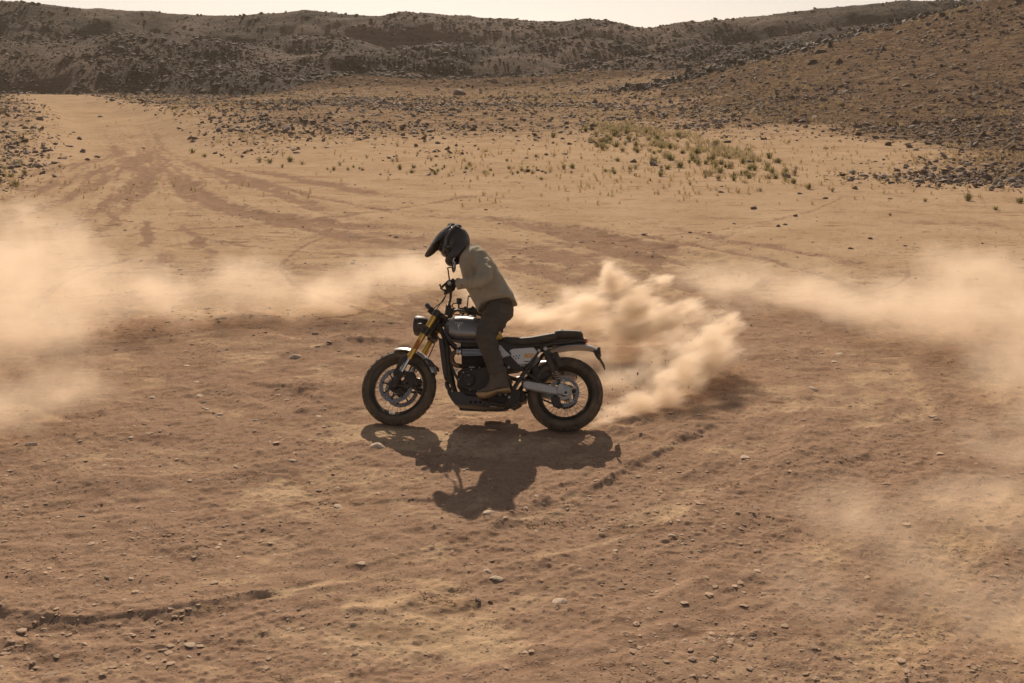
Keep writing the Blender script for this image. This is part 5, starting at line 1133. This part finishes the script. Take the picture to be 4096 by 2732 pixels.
# gloves
gperp = np.array([1, 0, 0])-gd*gd[0]; gperp /= np.linalg.norm(gperp); gup = np.cross(gperp, gd); gup *= np.sign(gup[2])
for s_ in (1, -1):
    pal = MB()
    def A(ang, r, off): return gL-gd*(.018+off)+gperp*math.cos(ang)*r+gup*math.sin(ang)*r
    pal.tube([A(2.3, .036, .0), A(2.3, .036, .092)], [(.016, .028), (.016, .030)], 12)
    wl = (FR.T @ (wL-AO))+AO
    pal.tube([gL-gd*.064-gperp*.030+gup*.026, (gL-gd*.064-gperp*.030+gup*.026)*.5+wl*.5, wl, wl+(wl-(gL-gd*.064))*.35], [(.046, .024), (.038, .026), (.032, .028), (.036, .034)], 14, smooth=3)
    pal.ell(gL-gd*.060-gperp*.028+gup*.022, (.034, .050, .030))
    wid = [.0100, .0105, .0102, .0090]; lens = [1, 1.06, 1.0, .86]
    for k in range(4):
        off = .084-.0235*k
        if k == 0: pts = [A(2.3, .036, off), A(1.4, .034, off), A(.7, .045, off), gL-gd*(.016+off)+gperp*.066+gup*(-.004), gL-gd*(.016+off)+gperp*.078+gup*(-.026)]
        else: pts = [A(a, .0300 if a < 2 else .036, off) for a in (2.3, 1.5, .8, 0.0, -.8*lens[k], -1.7*lens[k], -2.3*lens[k])]
        pal.tube(pts, [wid[k]*1.25]+[wid[k]*1.08]*(len(pts)-2)+[wid[k]*.85], 9, smooth=3)
    pal.tube([A(2.9, .036, .080), A(3.6, .034, .100), A(4.3, .030, .100), A(5.0, .0285, .092)], [.016, .013, .0115, .0095], 9, smooth=3)
    if s_ < 0: pal = pal.mirrored()
    pal.steer(); organic('glove', pal, M['glove'], person, .0035, 3)
# helmet
fv = P(718-74, 205+67, .105)-hcen; fv /= np.linalg.norm(fv); uv = P(718-67, 205-74, .105)-hcen; uv -= fv*(uv@fv); uv /= np.linalg.norm(uv); lv_ = np.array([0, 1., 0]); lv_ = lv_-fv*(lv_@fv)-uv*(lv_@uv)
HM = np.stack([fv, lv_, uv], 1)
def H(f_, u_, l_): return hcen+fv*f_+uv*u_+lv_*l_
he = MB(); vs = []; seg, rg = 40, 28
for i in range(rg+1):
    th = min(max(math.pi*i/rg, 1e-3), math.pi-1e-3)
    for k in range(seg):
        ph = 2*math.pi*k/seg; d_ = np.array([math.sin(th)*math.cos(ph), math.sin(th)*math.sin(ph), math.cos(th)])
        a = np.array([.118 if d_[0] > 0 else .148, .122, .140 if d_[2] > 0 else .150]); p = d_*a
        if d_[2] < 0: p[1] *= 1-.18*d_[2]**2; p[0] *= 1-.10*d_[2]**2
        if p[0] < 0 and p[2] < 0: p[0] *= 1-.1*abs(d_[2])
        vs.append(hcen+HM @ p)
he.add(vs, [(i*seg+k, (i+1)*seg+k, (i+1)*seg+(k+1) % seg, i*seg+(k+1) % seg) for i in range(rg) for k in range(seg)]+[tuple(range(seg)), tuple(rg*seg+k for k in range(seg))[::-1]])
cb_ = [H(-.02, -.085, .106), H(.05, -.112, .106), H(.115, -.108, .086), (H(.158, -.104, .044)), H(.170, -.104, 0)]; cb_ = cb_+[H(-.02, -.085, -.106), H(.05, -.112, -.106), H(.115, -.108, -.086), H(.158, -.104, -.044)][::-1]
he.tube(cb_, [(.06, .018), (.045, .017), (.034, .016), (.032, .015), (.033, .015), (.032, .015), (.034, .016), (.045, .017), (.06, .018)], 14, smooth=4, ref=uv)
helm = organic('helmet', he, M['helm'], person, .006, 3)
pk = MB(); rings = []
PK = [(-.085, .146, .060, .030), (-.03, .154, .085, .055), (.03, .157, .100, .078), (.075, .152, .104, .080), (.12, .140, .100, .060), (.165, .124, .092, .034), (.21, .110, .082, .028), (.25, .098, .066, .016), (.272, .090, .045, .010)]
for f_, u_, hw, dr in interp_secs(PK, 3):
    o = []
    for k in range(13):
        q = -1+2*k/12; o.append(H(f_-.02*abs(q)**3*(f_ > .15), u_-dr*abs(q)**2.4, q*hw))
    rings.append(o+[p-uv*.005 for p in o[::-1]])
pk.loft(rings).build('helmet_peak', M['helm'], helm, angle=40)
MB().ell(H(.080, -.012, 0), (.078, .104, .060), HM, 28, 20).build('goggle_lens', M['gog'], helm)
gf = MB(); gf.tube([H(.082+.066*math.cos(a)*.9, -.012+.050*math.sin(b_), .098*math.sin(a)) for a, b_ in [(t, 1.2) for t in np.linspace(-1.35, 1.35, 13)]], .008, 8); gf.tube([H(.082+.062*math.cos(a), -.060, .092*math.sin(a)) for a in np.linspace(-1.35, 1.35, 13)], .009, 8)
for s_ in (1, -1): gf.tube([H(.105, .03, s_*.088), H(.10, -.015, s_*.103), H(.105, -.055, s_*.085)], [.010, .014, .010], 8)
gf.build('goggle_frame', M['plast'], helm)
sp_ = [(.10, -.012, .106), (.05, .020, .124), (-.02, .045, .122), (-.08, .065, .098), (-.125, .080, .055), (-.138, .085, 0)]
sp_ = [H(f_, u_, l_) for f_, u_, l_ in sp_]+[H(f_, u_, -l_) for f_, u_, l_ in sp_[-2::-1]]
MB().tube(sp_, [(.020, .004)]*len(sp_), 10, smooth=4, ref=uv).build('goggle_strap', M['strap'], helm)
st = MB()
for k in range(4):
    q = [p+uv*(-.013+.0085*k)+(p-hcen)/np.linalg.norm(p-hcen)*.004 for p in sp_]; st.tube(q, .0008, 4, smooth=4)
st.build('strap_lines', M['alu'], helm)
vt = MB()
for s_ in (1, -1):
    vt.tube([H(-.075, .095, s_*.080), H(-.105, .045, s_*.088), H(-.110, -.01, s_*.088)], [.004, .010, .004], 8, smooth=3, flat=.5)
vt.tube([H(-.05, .150, 0), H(-.085, .146, 0), H(-.115, .120, 0)], [.006, .016, .008], 8, smooth=3, flat=1.8)
vt.build('helmet_vents', M['plast'], helm)

# ------------------------------------------------------------------ dust
def dust_material(name, balls, dens, color, g, nscale, warp, erode, fade=.5, stretch=None, step=.6, fine=None, flat=None, smin=.3):
    m = bpy.data.materials.new(name); m.use_nodes = True; t = m.node_tree; t.nodes.clear(); l = t.links.new
    out = N(t, 'ShaderNodeOutputMaterial'); pv = N(t, 'ShaderNodeVolumePrincipled'); l(pv.outputs[0], out.inputs['Volume'])
    pv.inputs['Color'].default_value = (*color, 1); pv.inputs['Anisotropy'].default_value = g
    co = N(t, 'ShaderNodeTexCoord'); P0 = co.outputs['Object']
    q = P0
    if stretch:
        mp = N(t, 'ShaderNodeMapping', vector_type='TEXTURE'); mp.inputs['Rotation'].default_value = stretch[0]; mp.inputs['Scale'].default_value = stretch[1]; l(P0, mp.inputs['Vector']); q = mp.outputs[0]
    n1 = N(t, 'ShaderNodeTexNoise'); n1.inputs['Scale'].default_value = nscale; n1.inputs['Detail'].default_value = 5; n1.inputs['Roughness'].default_value = .62; l(q, n1.inputs['Vector'])
    wv = N(t, 'ShaderNodeVectorMath', operation='MULTIPLY_ADD'); sb = N(t, 'ShaderNodeVectorMath', operation='SUBTRACT'); sb.inputs[1].default_value = (.5, .5, .5); l(n1.outputs['Color'], sb.inputs[0])
    wv.inputs[1].default_value = (warp, warp, warp*.8); l(sb.outputs[0], wv.inputs[0]); l(P0, wv.inputs[2])
    cur = None
    for c, r in balls:
        s = N(t, 'ShaderNodeVectorMath', operation='SUBTRACT'); s.inputs[1].default_value = c; l(wv.outputs[0], s.inputs[0])
        mu = N(t, 'ShaderNodeVectorMath', operation='MULTIPLY'); mu.inputs[1].default_value = [1/q_ for q_ in r]; l(s.outputs[0], mu.inputs[0])
        ln = N(t, 'ShaderNodeVectorMath', operation='LENGTH'); l(mu.outputs[0], ln.inputs[0])
        if cur is None: cur = ln.outputs['Value']
        else:
            mn = N(t, 'ShaderNodeMath', operation='SMOOTH_MIN'); mn.inputs[2].default_value = smin; l(cur, mn.inputs[0]); l(ln.outputs['Value'], mn.inputs[1]); cur = mn.outputs[0]
    n2 = N(t, 'ShaderNodeTexNoise'); n2.inputs['Scale'].default_value = fine or nscale*2.2; n2.inputs['Detail'].default_value = 6; n2.inputs['Roughness'].default_value = .68; l(q, n2.inputs['Vector'])
    er = N(t, 'ShaderNodeMath', operation='MULTIPLY_ADD'); er.inputs[1].default_value = erode; l(n2.outputs['Fac'], er.inputs[0]); l(cur, er.inputs[2])
    mr = N(t, 'ShaderNodeMapRange'); mr.interpolation_type = 'SMOOTHSTEP'; mr.inputs[1].default_value = 1.0+erode*.38; mr.inputs[2].default_value = 1.0+erode*.38-fade; mr.inputs[3].default_value = 0; mr.inputs[4].default_value = dens; l(er.outputs[0], mr.inputs[0])
    # never reaches the closed outer skin
    l(mr.outputs[0], pv.inputs['Density'])
    m.cycles.volume_step_rate = step; m.cycles.volume_sampling = 'MULTIPLE_IMPORTANCE'
    return m
def dust_cloud(name, label, balls, voxel, **k):
    balls = [(tuple(map(float, c)), tuple(map(float, r))) for c, r in balls]
    mb = MB()
    for c, r in balls: mb.ell(c, [q*1.06+k['warp']*.22 for q in r], None, 24, 16)
    o = mb.build(name, None); evaluated(o, [('REMESH', dict(mode='VOXEL', voxel_size=voxel))])
    me = o.data
    me.materials.clear(); me.materials.append(dust_material(name, balls, **k))
    return tag(o, label, kind='stuff')
def gd_(X, Y, z, D): p = at_dist(X, Y, D); return (p[0], p[1], max(p[2], z))
def on(X, Y): return G(X, Y)
tan = (.98, .85, .69)
def wb(X, Y, D, r): return (tuple(at_dist(X, Y, D)), r)
def gb(X, Y, z, r): g = G(X, Y); return ((g[0], g[1], z), r)
dust_cloud('dust_plume', 'thick billowing plume of tan dust thrown up behind the rear wheel', [
    gb(2320, 1728, .05, (.18, .16, .11)), gb(2400, 1712, .09, (.20, .20, .15)), gb(2480, 1692, .13, (.24, .22, .19)), gb(2570, 1665, .17, (.27, .26, .24)), gb(2660, 1630, .21, (.30, .30, .29)), gb(2750, 1590, .25, (.32, .34, .35)), gb(2830, 1540, .29, (.30, .36, .40)), gb(2890, 1470, .34, (.26, .38, .40)),
    wb(2850, 1350, 11.2, (.24, .42, .24)), wb(2740, 1400, 11.0, (.32, .44, .30)), wb(2760, 1250, 11.6, (.26, .42, .16)), wb(2640, 1290, 11.6, (.38, .48, .28)), wb(2540, 1240, 11.9, (.40, .52, .30)), wb(2620, 1130, 12.2, (.20, .36, .16)), wb(2450, 1150, 12.2, (.24, .38, .26)), wb(2430, 1085, 12.3, (.12, .28, .16)),
    wb(2340, 1230, 12.2, (.40, .50, .24)), wb(2220, 1260, 12.4, (.40, .52, .22)), wb(2090, 1260, 12.8, (.36, .56, .22)), wb(2500, 1330, 11.6, (.34, .44, .26)), wb(2650, 1480, 10.9, (.26, .36, .22))], .08,
    dens=14.0, color=tan, g=.45, nscale=2.1, warp=.74, erode=1.95, fade=.90, step=.25, fine=6.0, stretch=((0, -.18, .45), (2.6, 1.0, .75)), smin=.5)
dust_cloud('dust_skirt', 'thin brown skirt of dust filling the hollow behind the plume', [
    wb(2480, 1520, 10.5, (.40, .5, .18)), wb(2600, 1440, 11.0, (.50, .5, .24)), wb(2400, 1420, 11.4, (.5, .5, .22)), wb(2220, 1370, 11.8, (.6, .5, .22)), wb(2700, 1330, 11.6, (.5, .5, .28)), wb(2560, 1290, 12.2, (.6, .5, .30)), wb(2300, 1200, 12.8, (.5, .5, .22)), wb(2890, 1420, 10.9, (.22, .4, .26))], .12,
    dens=3.2, color=tan, g=.45, nscale=1.5, warp=.9, erode=1.2, fade=.9, step=.45, fine=4.5)
dust_cloud('dust_bank', 'broad soft bank of drifting dust across the left of the flat', [
    gb(-300, 1560, .45, (1.4, 1.5, .75)), gb(120, 1500, .45, (1.1, 1.3, .62)), gb(-100, 1380, .6, (1.5, 1.6, .85)), gb(350, 1340, .5, (1.2, 1.4, .70)), gb(150, 1200, .65, (1.2, 1.5, .85)), gb(650, 1300, .40, (1.1, 1.2, .55)), gb(980, 1260, .38, (1.0, 1.1, .55)), gb(1300, 1250, .30, (.9, 1.0, .45)), gb(1560, 1230, .38, (.9, 1.0, .50)), gb(1750, 1160, .30, (.9, 1.0, .45)), gb(1980, 1240, .22, (.8, .9, .32)), gb(-250, 1680, .25, (1.0, 1.1, .45)), gb(-80, 1780, .15, (.8, .9, .34)), gb(250, 1620, .15, (.8, 1.0, .32))], .22,
    dens=2.3, color=tan, g=.45, nscale=.85, warp=1.5, erode=1.5, fade=1.25, step=.42, fine=1.9)
dust_cloud('dust_drift', 'thin veil of dust drifting away over the right of the flat', [
    gb(2950, 1200, .25, (1.1, 1.4, .40)), gb(3250, 1260, .25, (1.2, 1.4, .45)), gb(3550, 1330, .30, (1.3, 1.5, .55)), gb(3850, 1400, .35, (1.3, 1.5, .62)), gb(4200, 1420, .4, (1.4, 1.6, .70)), gb(4150, 1600, .35, (1.1, 1.3, .55)), gb(3900, 1230, .4, (1.4, 1.6, .5)), gb(4250, 1760, .25, (.8, 1.0, .4))], .22,
    dens=2.1, color=tan, g=.45, nscale=.8, warp=1.5, erode=1.5, fade=1.25, step=.45, fine=1.9)
dust_cloud('dust_veil', 'faint low dust hanging over the bottom right foreground', [
    gb(3400, 2150, .12, (.8, .9, .30)), gb(3700, 2350, .12, (.8, .9, .32)), gb(3950, 2100, .14, (.8, 1.0, .34)), gb(4050, 2550, .12, (.7, .8, .30)), gb(3300, 2450, .10, (.6, .7, .24)), gb(4050, 1880, .16, (.6, .8, .30))], .15,
    dens=1.9, color=tan, g=.45, nscale=1.1, warp=1.0, erode=1.5, fade=1.25, step=.5, fine=2.6)
n_ = 420; tt_ = rng.random(n_)**.8; A0 = np.array(G(2320, 1722)); A1 = np.array(G(2900, 1470)); cl = A0[None]*(1-tt_[:, None])+A1[None]*tt_[:, None]+rng.normal(0, 1, (n_, 3))*np.array([.10, .12, 0])*(.3+tt_[:, None]*1.6); cl[:, 2] = np.abs(rng.normal(0, .14, n_))*(.2+tt_*1.9)+.02
tag(scatter('flying_grit', cl, power(n_, .006, .022, 2.4), M['stone_brown'], TPL[:4], tilt=.8), 'loose grit and clods flung off the spinning rear tyre', kind='stuff')
# the dry air of the basin: one closed box of even, very thin haze
hz = bpy.data.materials.new('haze_air'); hz.use_nodes = True; t = hz.node_tree; t.nodes.clear(); o_ = N(t, 'ShaderNodeOutputMaterial'); v_ = N(t, 'ShaderNodeVolumePrincipled')
v_.inputs['Color'].default_value = (.95, .85, .72, 1); v_.inputs['Density'].default_value = .0003; v_.inputs['Anisotropy'].default_value = .2; t.links.new(v_.outputs[0], o_.inputs['Volume'])
hb_ = MB(); x0, x1, y0, y1, z0, z1 = -3200, 3200, -60, 3700, -5, 60
hb_.add([(x0, y0, z0), (x1, y0, z0), (x1, y1, z0), (x0, y1, z0), (x0, y0, z1), (x1, y0, z1), (x1, y1, z1), (x0, y1, z1)], [(0, 3, 2, 1), (4, 5, 6, 7), (0, 1, 5, 4), (1, 2, 6, 5), (2, 3, 7, 6), (3, 0, 4, 7)])
tag(hb_.build('haze', hz), kind='stuff')

def ordinal(n):
    a = ['', 'first', 'second', 'third', 'fourth', 'fifth', 'sixth', 'seventh', 'eighth', 'ninth', 'tenth', 'eleventh', 'twelfth', 'thirteenth', 'fourteenth', 'fifteenth', 'sixteenth', 'seventeenth', 'eighteenth', 'nineteenth']
    if n < 20: return a[n]
    tens = {2: ('twentieth', 'twenty'), 3: ('thirtieth', 'thirty'), 4: ('fortieth', 'forty'), 5: ('fiftieth', 'fifty')}[n//10]
    return tens[0] if n % 10 == 0 else tens[1]+'-'+a[n % 10]
same = {}
for o, lb, X in LABQ: same.setdefault(lb, []).append((o.location.x/o.location.y, o))
for lb, q in same.items():
    if len(q) < 2: continue
    pl = lb.replace(' shrub', ' shrubs', 1).replace(' boulder ', ' boulders ', 1).replace(' stone ', ' stones ', 1).replace(' dark rock ', ' dark rocks ', 1)
    for k, (_, o) in enumerate(sorted(q, key=lambda e: e[0])): o['label'] = f'{ordinal(k+1)} from the left of the {pl}'
